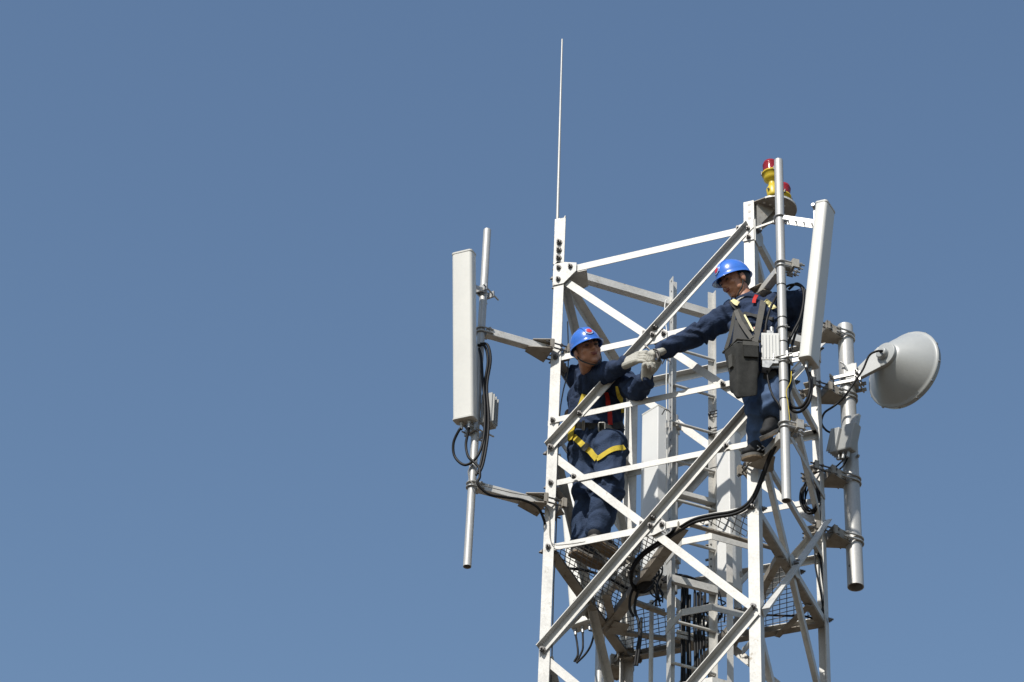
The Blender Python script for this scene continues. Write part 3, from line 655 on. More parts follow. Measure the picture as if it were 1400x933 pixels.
# wire bound to the ladder rails
m = MB(); m.tube([PY(911, 410, .52), PY(909, 418, .5), PY(910, 440, .5), PY(913, 470, .5), PY(911, 520, .5), PY(912, 600, .5), PY(910, 700, .5)], .004, 6); top('wire', m, 'radome', 'white wire tied up the left rail of the ladder', 'wire')
m = MB()
for i in range(7):
    py = (563, 567, 571, 586, 590, 594, 640)[i]; q = PY(975, py, .77); m.cyl(q + V3((-.028, 0, .0)), q + V3((.028, 0, .004)), .0035, seg=6)
    if i % 2: m.ball(q + V3((-.02, -.01, 0)), (.012, 0, 0), (0, .01, 0), (0, 0, .014), 8, 6)
top('cable_ties', m, 'tie', 'dark cable ties wound around the right ladder rail', 'cable ties')
# slim white upright beside the ladder
m = MB(); q = PY(891, 822, .9); m.cyl(V3((q.x, q.y, -6)), q, .014, seg=14); top('conduit', m, 'panel', 'slim white conduit standing left of the lower ladder', 'conduit')

# ------------------------------------------------------------------ work platform
ZP = -2.10
plat = thing('work_platform', V3((S / 2, S / 2, ZP - .05)), 'wire mesh work platform with steel frame under the left worker', 'platform')
def fbeam(a, b, w_=.06, t=.045, z=ZP - .045):
    m = MB(); a = V3((a[0], a[1], z)); b = V3((b[0], b[1], z)); d = (b - a).normalized(); sd = V3((-d.y, d.x, 0))
    m.angle(a, b, sd, (0, 0, 1), w_, .005, t); return obj('frame_beam', m, 'shade_brown', plat)
q = .018
fbeam((q + .02, q + .03), (q + .02, S - q), .065); fbeam((q, S - q - .02), (S - q, S - q - .02), .06, z=ZP - .049); fbeam((S - q - .02, S - q), (S - q - .02, q + .03), .05, z=ZP - .053)
fbeam((.88, .02), (.05, .93), .065, .05, ZP - .065); fbeam((.90, .03), (S - .03, .47), .03, .03, ZP - .03)
fbeam((.19, .55), (.10, .93), .05, z=ZP - .057); fbeam((.33, .70), (.46, .88), .04, z=ZP - .061); fbeam((.03, .93), (.62, 1.33), .04, .04, ZP - .059); fbeam((S - .03, .50), (.98, .98), .045, z=ZP - .063); fbeam((.98, .98), (.62, 1.33), .045, z=ZP - .069)
fbeam((1.02, 1.33), (S - .03, 1.05), .04, z=ZP - .066)
m = MB(); m.prism([V3((.05, .92, ZP - .078)), V3((.14, .82, ZP - .078)), V3((.22, .88, ZP - .078)), V3((.14, 1.0, ZP - .078))], V3((0, 0, .005))); obj('floor_plate', m, 'shade_brown', plat)
def clip(poly, a, d):
    """parameters where the line a + t d crosses the polygon"""
    ts = []
    for i in range(len(poly)):
        p, q_ = poly[i], poly[(i + 1) % len(poly)]; e = (q_[0] - p[0], q_[1] - p[1]); den = d[0] * e[1] - d[1] * e[0]
        if abs(den) < 1e-9: continue
        t = ((p[0] - a[0]) * e[1] - (p[1] - a[1]) * e[0]) / den; u = ((p[0] - a[0]) * d[1] - (p[1] - a[1]) * d[0]) / den
        if 0 <= u <= 1: ts.append(t)
    ts.sort(); return ts
def meshfloor(poly, dirs, name='wire_mesh'):
    m = MB()
    for k, (ang, sp) in enumerate(dirs):
        d = (math.cos(R(ang)), math.sin(R(ang))); n = (-d[1], d[0])
        vals = [p[0] * n[0] + p[1] * n[1] for p in poly]; v = min(vals) + sp / 2
        while v < max(vals):
            a = (n[0] * v, n[1] * v); ts = clip(poly, a, d)
            for i in range(0, len(ts) - 1, 2):
                z = ZP - .004 + .004 * k
                pts_ = []; L = ts[i + 1] - ts[i]; ns = max(1, int(L / .22))
                for j in range(ns + 1):
                    t = ts[i] + L * j / ns; pts_.append(V3((a[0] + d[0] * t, a[1] + d[1] * t, z + (random.uniform(-.003, .003) if 0 < j < ns else 0))))
                m.tube(pts_, .0028, 5, smooth_path=False)
            v += sp
    return obj(name, m, 'wire', plat)
meshfloor([(.03, .03), (.80, .03), (.42, .50), (.16, .88), (.03, .88)], [(66, .036), (118, .033)])
meshfloor([(.92, .03), (S - .03, .03), (S - .03, .46)], [(66, .045), (118, .045)])
meshfloor([(S - .05, .52), (S - .05, S - .05), (.66, S - .05), (1.0, 1.0)], [(108, .043), (-5, .047)])
meshfloor([(.06, .97), (.40, .78), (.46, .95), (.92, 1.02), (.66, S - .05), (.05, S - .05)], [(108, .043), (-5, .047)])

# ------------------------------------------------------------------ obstruction lamp on its round shelf
zl_ = .20
cen = V3((S + .10, .14, 0))
sh = thing('lamp_shelf', V3((cen.x, cen.y, zl_ - .06)), 'round perforated steel shelf bolted to the top of the right leg', 'bracket')
cz_ = PZ(1060, 287, zl_); 
m = MB(); cx, cy = cz_.x, cz_.y; rad = .135
edge = [V3((cx + rad * math.cos(t), cy + rad * math.sin(t), zl_)) for t in [R(a) for a in range(-100, 160, 10)]]
m.prism(edge + [V3((S - .0, .09, zl_)), V3((S - .0, .0, zl_))], V3((0, 0, .006))); obj('plate', m, 'shade_brown', sh)
m = MB(); rim_ = edge
for i in range(len(rim_) - 1): m.bar(rim_[i] + V3((0, 0, .001)), rim_[i + 1] + V3((0, 0, .001)), (0, 0, 1), .014, .004)
obj('rim', m, 'steel', sh)
m = MB(); m.prism([V3((S + .012, .02, zl_ - .0)), V3((cx, cy, zl_)), V3((S + .012, .02, zl_ - .20))], V3((.003, -.004, 0))); m.bar(V3((S + .01, .01, zl_ - .21)), V3((S + .20, .02, zl_ - .17)), (0, 0, 1), .014, .01)
m.prism([V3((S + .012, .10, zl_ - .0)), V3((cx + .05, cy + .05, zl_)), V3((S + .012, .10, zl_ - .16))], V3((.003, -.004, 0)))
obj('gusset_plate', m, 'plate', sh)
m = MB()
for a_, b_ in ((.03, .04), (.06, .03), (.03, .08), (.09, .06), (.055, .085), (.14, .02), (.10, .10), (.17, .10)): m.cyl((S + a_, b_, zl_ - .0015), (S + a_, b_, zl_ - .0002), .008, seg=12)
obj('hole', m, 'radome', sh)
def lamp(base, lean, h, label):
    d = V3(lean).normalized(); t = thing('warning_lamp', base, label, 'warning lamp', 'red and yellow warning lamps')
    m = MB(); m.lathe([(0, .022), (.0, .034), (.02, .040), (.07, .043), (.095, .030), (.11, .024), (.13, .023), (.135, .026), (.145, .040), (.16, .052), (.195, .052), (.197, .060), (.207, .060), (.208, .045)], base, d, 24); obj('body', m, 'yellow', t)
    m = MB(); tp = V3(base) + d * .208; m.lathe([(0, .048), (.03, .048), (.075, .047), (.092, .042), (.100, .028), (.104, .001)], tp, d, 24); l_ = obj('lens', m, 'redglass', t)
    m = MB()
    for k in range(6): m.lathe([(.008 + k * .012, .0482), (.011 + k * .012, .0495), (.014 + k * .012, .0482)], tp, d, 24)
    obj('lens_rib', m, 'redglass', l_)
    m = MB()
    for k in range(4):
        a = k * math.pi / 2 + .6; x_, y_ = m.frame(d); q = V3(base) + d * .198 + (x_ * math.cos(a) + y_ * math.sin(a)) * .064; m.cyl(q - d * .012, q + d * .016, .005, seg=8)
    x_, y_ = m.frame(d); m.cyl(V3(base) + d * .05 + V3((-.016, -.036, 0)), V3(base) + d * .05 + V3((-.018, -.048, -.004)), .007, seg=8)
    obj('screw', m, 'bolt', t)
    return t
bA = PZ(1058, 271, zl_ + .006); hA = PY(1051.5, 213, bA.y); lamp(bA, hA - bA, .3, 'taller red and yellow warning lamp left of the pole top')
bB = PY(1074, 272, cy + .09); bB = V3((bB.x - .045, bB.y, zl_ - .012)); lamp(bB + V3((0, 0, -.0)), V3((.08, .1, 1)), .25, 'shorter red and yellow warning lamp peeking out right of the pole')

# ------------------------------------------------------------------ microwave dish
nd = V3((.35, .935, 0.0)).normalized()
hub = PY(1211, 487, 1.46)
dish = thing('microwave_dish', V3((hub.x, hub.y, hub.z - .3)), 'round grey microwave dish seen from behind, far right of the tower', 'dish antenna')
Rm = .272; dep = .19
prof = [(-.004, .03), (0, .085)]
for i in range(1, 13):
    t = i / 12; prof.append((dep * t, .085 + (Rm - .085) * (.75 * t + .25 * math.sin(t * math.pi / 2) ** .8)))
prof += [(dep + .002, Rm + .013), (dep + .010, Rm + .013), (dep + .011, Rm + .003), (dep + .042, Rm + .003), (dep + .044, Rm - .01)]
m = MB(); m.lathe(prof, hub, nd, 72); obj('reflector', m, 'dish', dish)
m = MB(); m.lathe([(dep + .046, Rm - .012), (dep + .052, Rm * .6), (dep + .055, .01)], hub, nd, 48); obj('radome', m, 'radome', dish)
m = MB(); x_, y_ = m.frame(nd)
for k in range(12):
    a = k * math.pi / 6 + .2; q = hub + nd * (dep + .012) + (x_ * math.cos(a) + y_ * math.sin(a)) * (Rm + .010); m.box(q, x_ * .006, y_ * .006, nd * .010)
obj('rim_clip', m, 'zinc', dish)
m = MB(); m.lathe([(-.025, .001), (-.025, .088), (-.006, .090), (.006, .088)], hub, nd, 40); m.lathe([(-.06, .001), (-.06, .035), (-.05, .042), (-.025, .042)], hub, nd, 24); obj('hub', m, 'dish', dish, bevel=.003)
# mount: tapered arm from pole clamp to hub
m = MB(); pa = V3((PC.x + .02, PC.y - .04, 0)); zc_ = VZ(PC.x, PC.y, 518)
h0 = hub - nd * .015
m.prism([V3((PC.x + .07, PC.y - .03, zc_ + .045)), V3((PC.x + .07, PC.y - .03, zc_ - .045)), h0 + V3((-.02, 0, -.085)), h0 + V3((.02, 0, .0)), h0 + V3((-.04, 0, .08))], V3((0, .03, 0)))
m.box((PC.x + .055, PC.y - .01, zc_ + .0), (.012, 0, 0), (0, .05, 0), (0, 0, .075)); m.box((PC.x + .045, PC.y - .055, zc_ + .01), (.04, 0, 0), (0, .006, 0), (0, 0, .06))
obj('mount_arm', m, 'dish', dish, bevel=.004)
m = MB()
for dz in (-.05, .0, ):
    q = V3((PC.x, PC.y, zc_ + dz - .02))
    for s_ in (-1, 1):
        m.bar(q + V3((-.10, s_ * .062, 0)), q + V3((.11, s_ * .062, 0)), (0, 0, 1), .022, .012)
    m.cyl(q + V3((-.085, -.11, 0)), q + V3((-.085, .09, 0)), .006, seg=8); m.cyl(q + V3((.085, -.11, 0)), q + V3((.085, .09, 0)), .006, seg=8)
    for s_ in (-1, 1): m.cyl(q + V3((s_ * .085, -.075, 0)), q + V3((s_ * .085, -.088, 0)), .013, seg=6, smooth=False)
m.tube([V3((PC.x + .02, PC.y - .06, zc_ + .02)), V3((PC.x + .0, PC.y - .075, zc_ + .07)), V3((PC.x - .02, PC.y - .08, zc_ + .085))], .006, 8)
obj('pole_clamp', m, 'zinc', dish)
cable([hub - nd * .06, PY(1206, 480, 1.36), PY(1197, 481, 1.33), PY(1188, 487, 1.33), PY(1180, 505, 1.34), PY(1170, 520, 1.34), PY(1158, 538, 1.34), PY(1147, 550, 1.36), PY(1138, 557, 1.36), PY(1127, 565, 1.36), PY(1123, 578, 1.36), PY(1129, 588, 1.36), PY(1138, 593, 1.38)], .0075, 'dark cable running from the dish hub down across the thick pole')
# outdoor radio unit
ru = thing('radio_unit', V3((PC.x - .06, PC.y - .12, -.95)), 'finned grey radio unit strapped to the thick pole below the dish', 'radio unit', 'radio units on the poles')
u0 = PY(1161, 600, 1.36); e1 = (V3((.93, .30, .0))).normalized(); tl = V3((.42, 0, .91)).normalized(); e1 = V3((.80, -.45, 0)).normalized()
kx = V3((-.35, -.93, .12)).normalized(); up_ = V3((.22, -.02, .97)).normalized(); kx = (kx - up_ * kx.dot(up_)).normalized(); sx = up_.cross(kx)
m = MB(); m.box(u0, sx * .055, kx * .035, up_ * .10); obj('housing', m, 'boxgrey', ru, bevel=.01)
m = MB(); m.box(u0 - sx * .078 - up_ * .02, sx * .024, kx * .055, up_ * .095); obj('cover', m, 'boxgrey', ru, bevel=.008)
m = MB()
for i in range(6): m.box(u0 - sx * .115 + kx * (-.05 + i * .02) - up_ * .01, sx * .014, kx * .003, up_ * .085)
obj('fin', m, 'boxgrey', ru)
m = MB(); m.box(u0 + up_ * .13 - kx * .02, sx * .03, kx * .012, up_ * .06); obj('bracket', m, 'zinc', ru)
m = MB()
for i in range(3): q = u0 - up_ * .10 + sx * (-.06 + i * .04); m.cyl(q, q - up_ * .045, .011, seg=12)
obj('connector', m, 'zinc', ru)

# ------------------------------------------------------------------ people
def remesh(mb, name, vox, parent, material, smooth_it=4, disp=None):
    me = mb.mesh('tmp'); o = bpy.data.objects.new('tmp', me); COL.objects.link(o)
    r_ = o.modifiers.new('r', 'REMESH'); r_.mode = 'VOXEL'; r_.voxel_size = vox; r_.use_smooth_shade = True
    s_ = o.modifiers.new('s', 'SMOOTH'); s_.iterations = smooth_it; s_.factor = .5
    dg_ = bpy.context.evaluated_depsgraph_get(); dg_.update(); ev = o.evaluated_get(dg_)
    new = bpy.data.meshes.new_from_object(ev); bpy.data.objects.remove(o); bpy.data.meshes.remove(me)
    if disp:
        new.update(); nn = [v.normal.copy() for v in new.vertices]
        for v, n in zip(new.vertices, nn): v.co += n * disp(v.co)
    new.polygons.foreach_set('use_smooth', [True] * len(new.polygons)); new.update()
    bv = BVHTree.FromPolygons([v.co.copy() for v in new.vertices], [tuple(p.vertices) for p in new.polygons])
    if parent is not None or True:
        L = wloc(parent)
        for v in new.vertices: v.co -= L
    new.name = name; new.materials.clear(); new.materials.append(M[material])
    o = bpy.data.objects.new(name, new); COL.objects.link(o)
    if parent: o.parent = parent
    return o, bv
def folds(segs, amp=.007):
    """cloth folds: wrinkles that run across each limb segment, bunched near its ends, plus a loose drape"""
    def f(co):
        best = None
        for a, b, k in segs:
            d = b - a; L = d.length; t = max(0, min(1, (co - a).dot(d) / (L * L))); q = a + d * t; dist = (co - q).length
            if best is None or dist < best[0]: best = (dist, t, L, d / L, q, k)
        dist, t, L, d, q, k = best
        s_ = (co - q); al = t * L
        nz_ = noise.noise(V3((co.x * 7, co.y * 7, co.z * 7)))
        w1 = math.sin((al * k + nz_ * 2.6 + s_.x * 16 - s_.z * 10) * 2 * math.pi * .5)
        ends = .35 + .65 * (abs(t - .5) * 2) ** 1.5
        r_ = noise.noise(V3((co.x * 18 + 5, co.y * 18, co.z * 12)))
        rid = 1 - abs(noise.noise(V3((co.x * 13, co.y * 13 + 9, co.z * 9)))) * 2.4
        return amp * (.9 * w1 * ends + .7 * r_ + .9 * rid)
    return f
def hand(mb, wr, d, nrm, size=1.0, curl=.5, thumb=1, spread=.6, thumb_d=None, gl=1.0):
    d = V3(d).normalized(); nrm = V3(nrm); nrm = (nrm - d * nrm.dot(d)).normalized(); sd = d.cross(nrm)   # sd: across the palm
    z_ = size; wr = V3(wr)
    for k in (-1.5, -.5, .5, 1.5):
        mb.cap2(wr + sd * k * .011 * z_, wr + d * .078 * z_ + sd * k * .0185 * z_, .018 * z_ * gl, .0145 * z_ * gl, seg=10)
    lens = (.70, .96, 1.0, .90) if thumb > 0 else (.90, 1.0, .96, .70)
    for i, k in enumerate((-1.5, -.5, .5, 1.5)):
        p = wr + d * .080 * z_ + sd * k * .0215 * z_; a = 0; L = lens[i]; gf = 1 + (gl - 1) * .25
        for j, (sl, rr0, rr1) in enumerate(((.040, .0112, .0105), (.027, .0105, .0098), (.021, .0098, .0085))):
            a += curl * (1, 1.15, .75)[j] * (1 + .12 * (i - 1.5)); dd = d * math.cos(a) + nrm * math.sin(a) + sd * spread * k * .1
            q_ = p + dd.normalized() * sl * L * z_; mb.cap2(p, q_, rr0 * z_ * gf, rr1 * z_ * gf, seg=9); p = q_
    tb = wr + d * .022 * z_ + sd * thumb * .026 * z_
    td = V3(thumb_d) if thumb_d else (d * .72 + sd * thumb * .62 + nrm * .30)
    td.normalize(); q1_ = tb + td * .042 * z_; q2_ = q1_ + (td * .8 + d * .5 + nrm * .2).normalized() * .032 * z_; q3_ = q2_ + (td * .4 + d * .8 + nrm * .35).normalized() * .024 * z_
    mb.cap2(tb, q1_, .015 * z_ * gl, .0125 * z_ * gl, seg=10); mb.cap2(q1_, q2_, .012 * z_ * gl, .011 * z_ * gl, seg=10); mb.cap2(q2_, q3_, .0108 * z_ * gl, .009 * z_ * gl, seg=10)
def ribbon(bv, pix, width, name, material, parent, lift=.007, thick=.004, sub=6, depth_hint=None):
    """webbing laid on the clothing under the given outline"""
    P_ = []
    for i in range(len(pix) - 1):
        for k in range(sub): t = k / sub; P_.append((pix[i][0] * (1 - t) + pix[i + 1][0] * t, pix[i][1] * (1 - t) + pix[i + 1][1] * t))
    P_.append(pix[-1]); hits = []
    for x, y in P_:
        h = bv.ray_cast(CP, ray(x, y).normalized())
        if h[0] is not None: hits.append((h[0], h[1]))
    if len(hits) < 2: return None
    # smooth
    for _ in range(3):
        hh = [hits[0]]
        for i in range(1, len(hits) - 1): hh.append(((hits[i - 1][0] + hits[i][0] * 2 + hits[i + 1][0]) / 4, (hits[i - 1][1] + hits[i][1] * 2 + hits[i + 1][1]).normalized()))
        hh.append(hits[-1]); hits = hh
    m = MB(); rg = []
    for i, (p, n) in enumerate(hits):
        t = (hits[min(i + 1, len(hits) - 1)][0] - hits[max(i - 1, 0)][0]).normalized(); n = (n - t * n.dot(t)).normalized(); s_ = t.cross(n)
        c_ = p + n * lift; rg.append([c_ + s_ * width / 2, c_ + s_ * width / 2 + n * thick, c_ - s_ * width / 2 + n * thick, c_ - s_ * width / 2])
    m.rings(rg, True, False); return obj(name, m, material, parent)
def patch(bv, x, y, w_, h_, name, material, parent, lift=.004, rnd=False, rot=0, thick=.003):
    h = bv.ray_cast(CP, ray(x, y).normalized())
    if h[0] is None: return None
    p, n = h[0], h[1]; r_ = (CR - n * CR.dot(n)).normalized(); u_ = n.cross(r_); c_, s_ = math.cos(rot), math.sin(rot); r_, u_ = r_ * c_ + u_ * s_, -r_ * s_ + u_ * c_
    m = MB()
    if rnd: m.prism([p + n * lift + r_ * w_ / 2 * math.cos(t) + u_ * h_ / 2 * math.sin(t) for t in [k * math.pi / 10 for k in range(20)]], n * thick)
    else: m.prism([p + n * lift + r_ * a * w_ / 2 + u_ * b * h_ / 2 for a, b in ((-1, -1), (1, -1), (1, 1), (-1, 1))], n * thick)
    return obj(name, m, material, parent)
def head_parts(mb, c, f, u, k=1.0):
    """skull, jaw, nose, ears, brow; c = head centre, f = gaze, u = crown"""
    f = V3(f).normalized(); u = V3(u); u = (u - f * u.dot(f)).normalized(); r_ = f.cross(u)
    B = lambda a, b, d_, x, y, z_: mb.ball(c + r_ * a * k + f * b * k + u * d_ * k, r_ * x * k, f * y * k, u * z_ * k, 18, 12)
    B(0, -.006, .035, .076, .094, .085); B(0, .014, -.025, .064, .074, .080); B(0, .026, -.068, .044, .046, .036); B(0, .060, -.090, .020, .016, .016)
    for s_ in (-1, 1):
        B(s_ * .040, .056, -.020, .024, .024, .022); B(s_ * .077, -.004, -.010, .010, .020, .034); B(s_ * .046, .02, -.055, .018, .032, .028)
        B(s_ * .03, .077, .022, .024, .012, .009)
    B(0, .090, -.004, .010, .015, .030); B(0, .103, -.024, .014, .014, .012)
    for s_ in (-1, 1): B(s_ * .012, .090, -.027, .008, .009, .008)
    B(0, .080, -.052, .026, .013, .012)
    return f, u, r_
def face_bits(c, f, u, r_, body, k=1.0):
    m = MB(); m.ball(c + f * .0875 * k - u * .0495 * k, r_ * .026, f * .0065, u * .0045, 14, 8); m.ball(c + f * .0855 * k - u * .058 * k, r_ * .021, f * .0070, u * .0050, 14, 8); obj('lips', m, 'lip', body)
    for s_ in (-1, 1):
        m = MB(); m.ball(c + f * .083 * k + r_ * s_ * .032 * k + u * .006 * k, r_ * .015, f * .008, u * .0055, 12, 8); obj('eye', m, 'eye', body)
        m = MB(); m.tube([c + f * .086 * k + r_ * s_ * .016 * k + u * .026 * k, c + f * .087 * k + r_ * s_ * .034 * k + u * .031 * k, c + f * .076 * k + r_ * s_ * .052 * k + u * .024 * k], .0052, 6); obj('eyebrow', m, 'hair', body)
    m = MB(); m.ball(c - f * .010 * k + u * .020 * k, r_ * .081, f * .098, u * .078, 20, 14)
    # keep hair to the back and sides: cut off the front
    m2 = MB(); vs_ = m.v; keep = [all(((vs_[i] - c).dot(f) < .045 - .5 * max(0, -(vs_[i] - c).dot(u) + .02)) and ((vs_[i] - c).dot(u) > -.055) for i in fc) for fc in m.f]
    m2.add(vs_, [fc for fc, kp in zip(m.f, keep) if kp], True); obj('hair', m2, 'hair', body)
def helmet(c, f, u, r_, body, emblem=True):
    h = thing('safety_helmet', c, None, None); h.parent = body; h.location = c - wloc(body)
    for kk in ('label', 'category'):
        if kk in h: del h[kk]
    bpy.data.objects.remove(h)
    o = c + u * .032; m = MB(); seg = 48; rg = []
    def ringpt(a, rx, ry, z_): return o + r_ * rx * math.cos(a) + f * ry * math.sin(a) + u * z_
    sh_ = []
    for i in range(11):
        t = i / 10 * math.pi / 2; s_ = math.cos(t) ** .9 if i < 10 else .02; sh_.append((s_, math.sin(t)))
    for s_, z_ in sh_:
        row = []
        for j in range(seg):
            a = 2 * math.pi * j / seg
            ridge = 1 + .035 * z_ * max(0, math.cos(a * 2 - math.pi)) ** 6
            row.append(ringpt(a, .096 * s_, .116 * s_, .118 * z_ * ridge))
        rg.append(row)
    inner = [[o + (p - o) * .965 for p in row] for row in rg]
    brim = []
    for j in range(seg):
        a = 2 * math.pi * j / seg; fr = max(0, math.sin(a)); ext_ = .008 + .040 * fr ** 2.2; drop = -.006 - .014 * fr ** 2
        brim.append(o + r_ * (.096 + ext_ * .6) * math.cos(a) + f * (.116 + ext_) * math.sin(a) + u * drop)
    brim_b = [p - u * .003 for p in brim]
    m.rings([inner[-1]] + inner[::-1][1:] + [brim_b, brim] + rg, True, True)
    hm = obj('safety_helmet', m, 'helmet', body)
    # crown ribs
    m = MB()
    for x in (-.022, 0, .022):
        pts_ = []
        for i in range(2, 17):
            t = math.pi * i / 18; ce = math.cos(t); se = math.sin(t)
            pts_.append(o + r_ * x + f * .116 * math.copysign(abs(ce) ** .9, ce) * math.sqrt(1 - (x / .10) ** 2) + u * .118 * se * (1.0 if x == 0 else .985))
        m.tube(pts_, .0055, 6)
    obj('crown_rib', m, 'helmet', hm)
    # chin strap
    m = MB()
    m.tube([c + r_ * .080 + u * .02 - f * .0, c + r_ * .074 - u * .05 + f * .012, c + r_ * .045 - u * .098 + f * .045, c - u * .118 + f * .055, c - r_ * .045 - u * .098 + f * .045, c - r_ * .074 - u * .05 + f * .012, c - r_ * .080 + u * .02], .0045, 6)
    obj('chin_strap', m, 'blackweb', hm)
    # round emblem on the front
    for rr_, lift, mt_ in ((.027, .0, 'emblempale'), (.018, .002, 'redmark')):
        m = MB(); e_c = None
        rows = []
        el = R(28)
        for q in (0, .5, 1):
            row = []
            for k in range(20):
                a = 2 * math.pi * k / 20; x = rr_ * q * math.cos(a); y = rr_ * q * math.sin(a); t = el + y / .118
                yy = .116 * math.cos(t) ** .9; row.append(o + r_ * x + f * (yy * math.sqrt(max(0, 1 - (x / .096 / max(.2, math.cos(t))) ** 2)) + .004 + lift) + u * (.118 * math.sin(t) + .003 + lift))
            rows.append([p + r_ * 0 for p in row])
        if rows: rows[0] = [rows[0][0] + (p - rows[0][0]) * 0 + r_ * .0005 * math.cos(i) + u * .0005 * math.sin(i) for i, p in enumerate(rows[1])]
        m.rings(rows, False, True); obj('emblem', m, mt_, hm)
    return hm
def shoe(parent, heel, toe, up=V3((0, 0, 1)), stripes=False, w_=.048, soles='sole'):
    heel = V3(heel); toe = V3(toe); d = (toe - heel).normalized(); up = (up - d * up.dot(d)).normalized(); sd = d.cross(up); L = (toe - heel).length
    def outline(z_, sc):
        pr = [(0.0, .55), (.03, .80), (.12, .88), (.30, .80), (.45, .80), (.62, 1.0), (.78, 1.02), (.92, .80), (.985, .45), (1.0, .1)]
        pts_ = [heel + d * (L * (a if sc == 1 else .02 + a * .96)) + sd * w_ * b * sc + up * z_ for a, b in pr] + [heel + d * (L * (a if sc == 1 else .02 + a * .96)) - sd * w_ * b * sc + up * z_ for a, b in reversed(pr)]
        return pts_
    up_m = MB(); up_m.cap2(heel + d * .045 + up * .055, toe - d * .05 + up * .045, .042, .034, .75, up); up_m.cap2(heel + d * .05 + up * .05, heel + d * .055 + up * .085, .044, .042); up_m.cap2(heel + d * .07 + up * .08, toe - d * .10 + up * .055, .042, .036)
    u_, bv = remesh(up_m, 'shoe', .008, parent, 'shoe', 3)
    m = MB(); m.rings([outline(.0, 1), outline(.010, 1)], True, False); obj('sole', m, soles, u_)
    m = MB(); m.rings([outline(.0105, .97), outline(.027, .97)], True, True); obj('midsole', m, 'solegrey', u_)
    return u_, bv

# ---------- left worker, standing on the mesh inside the front-left corner
H = PY
fl = ZP + .012
heelL = PZ(776, 754, fl); toeL = PZ(816, 773, fl); heelR = PZ(806, 737, fl); toeR = PZ(838, 759, fl)
def fixlen(a, b, L): return a, a + (b - a).normalized() * L
toeL = heelL + (toeL - heelL).normalized() * .27; toeR = heelR + (toeR - heelR).normalized() * .27
ank1 = heelL + (toeL - heelL) * .42 + V3((0, 0, .10)); ank2 = heelR + (toeR - heelR) * .30 + V3((0, 0, .10))
J = dict(pel=H(815, 606, .20), che=H(816, 545, .20), nec=H(807, 506, .05), hd=H(803, 481, -.13),
         shR=H(793, 516, .20), elR=H(823, 515, .0), wrR=H(856, 497, -.15), shL=H(848, 522, .12), elL=H(873, 535, -.02), wrL=H(884, 517, -.14),
         hpR=H(800, 617, .22), hpL=H(834, 612, .16), knR=H(804, 680, .22), knL=H(832, 672, .12))
body = MB()
body.cap2(J['pel'], J['che'], .10, .12); body.cap2(J['che'], (J['shR'] + J['shL']) / 2, .11, .085); body.cap2(J['shR'], J['shL'], .05, .05); f1 = V3((.66, -.76, -.14)).normalized(); body.cap2(J['nec'] - V3((0, 0, .04)), J['hd'] - f1 * .03 - V3((0, 0, .045)), .056, .048)
for a, b, r0, r1 in (('shR', 'elR', .045, .038), ('elR', 'wrR', .038, .027), ('shL', 'elL', .045, .038), ('elL', 'wrL', .038, .027), ('hpR', 'knR', .075, .052), ('hpL', 'knL', .075, .052)): body.cap2(J[a], J[b], r0, r1)
body.cap2(J['knR'], ank1, .050, .035); body.cap2(J['knL'], ank2, .050, .035)
body.cap2(ank1, heelL.lerp(toeL, .75) + V3((0, 0, .035)), .03, .024); body.cap2(ank2, heelR.lerp(toeR, .75) + V3((0, 0, .035)), .03, .024)
f1 = V3((.66, -.76, -.14)); u1 = V3((-.40, -.10, 1))
f1, u1, rr1 = head_parts(body, J['hd'], f1, u1)
hR_d = H(876, 487, -.19) - J['wrR']; hL_d = H(886, 497, -.20) - J['wrL']
hand(body, J['wrR'], hR_d, V3((.1, .95, -.25)), 1.06, .42, 1, gl=.75); hand(body, J['wrL'], hL_d, V3((.75, -.6, .2)), .97, 1.2, 1, gl=.75)
p1, _ = remesh(body, 'person', .006, None, 'skin', 2)
tag(p1, 'worker in navy overalls, blue helmet and yellow harness standing on the mesh platform', 'person', 'workers on the tower')
face_bits(J['hd'], f1, u1, rr1, p1); helmet(J['hd'], f1, u1, rr1, p1)
jk = MB()
tf = V3((.45, -.9, 0))
jk.cap2(J['pel'] + V3((0, 0, .02)), J['che'], .160, .178, .72, tf); jk.cap2(J['che'], (J['shR'] + J['shL']) / 2 - V3((0, 0, .07)), .178, .155, .74, tf); jk.cap2(J['shR'] - V3((0, 0, .02)), J['shL'] - V3((0, 0, .02)), .078, .078)
jk.cap2(J['nec'] - V3((0, 0, .08)) + V3((0, .03, 0)), J['nec'] + V3((0, .01, .012)), .105, .066)
jk.cap2(J['shR'], J['elR'], .086, .074); jk.cap2(J['elR'], J['wrR'] - (J['wrR'] - J['elR']).normalized() * .03, .072, .043)
jk.cap2(J['shL'], J['elL'], .080, .060); jk.cap2(J['elL'], J['wrL'] - (J['wrL'] - J['elL']).normalized() * .025, .060, .050)
jo, jbv = remesh(jk, 'jacket', .0075, p1, 'navy', 3, folds([(J['pel'], J['che'], 9), (J['che'], J['nec'], 8), (J['shR'], J['elR'], 15), (J['elR'], J['wrR'], 17), (J['shL'], J['elL'], 15), (J['elL'], J['wrL'], 17)], .0105))
tr = MB()
tr.cap2(J['pel'] + V3((0, 0, .03)), J['pel'] + V3((0, 0, -.05)), .155, .160, .75, tf)
tr.cap2(J['hpR'], J['knR'], .104, .086); tr.cap2(J['hpL'], J['knL'], .106, .086); tr.cap2(J['knR'], ank1 + V3((0, 0, .025)), .084, .074); tr.cap2(J['knL'], ank2 + V3((0, 0, .025)), .084, .076)
to, tbv = remesh(tr, 'trousers', .0075, p1, 'trouser', 3, folds([(J['hpR'], J['knR'], 9), (J['hpL'], J['knL'], 9), (J['knR'], ank1, 11), (J['knL'], ank2, 11)], .0095))
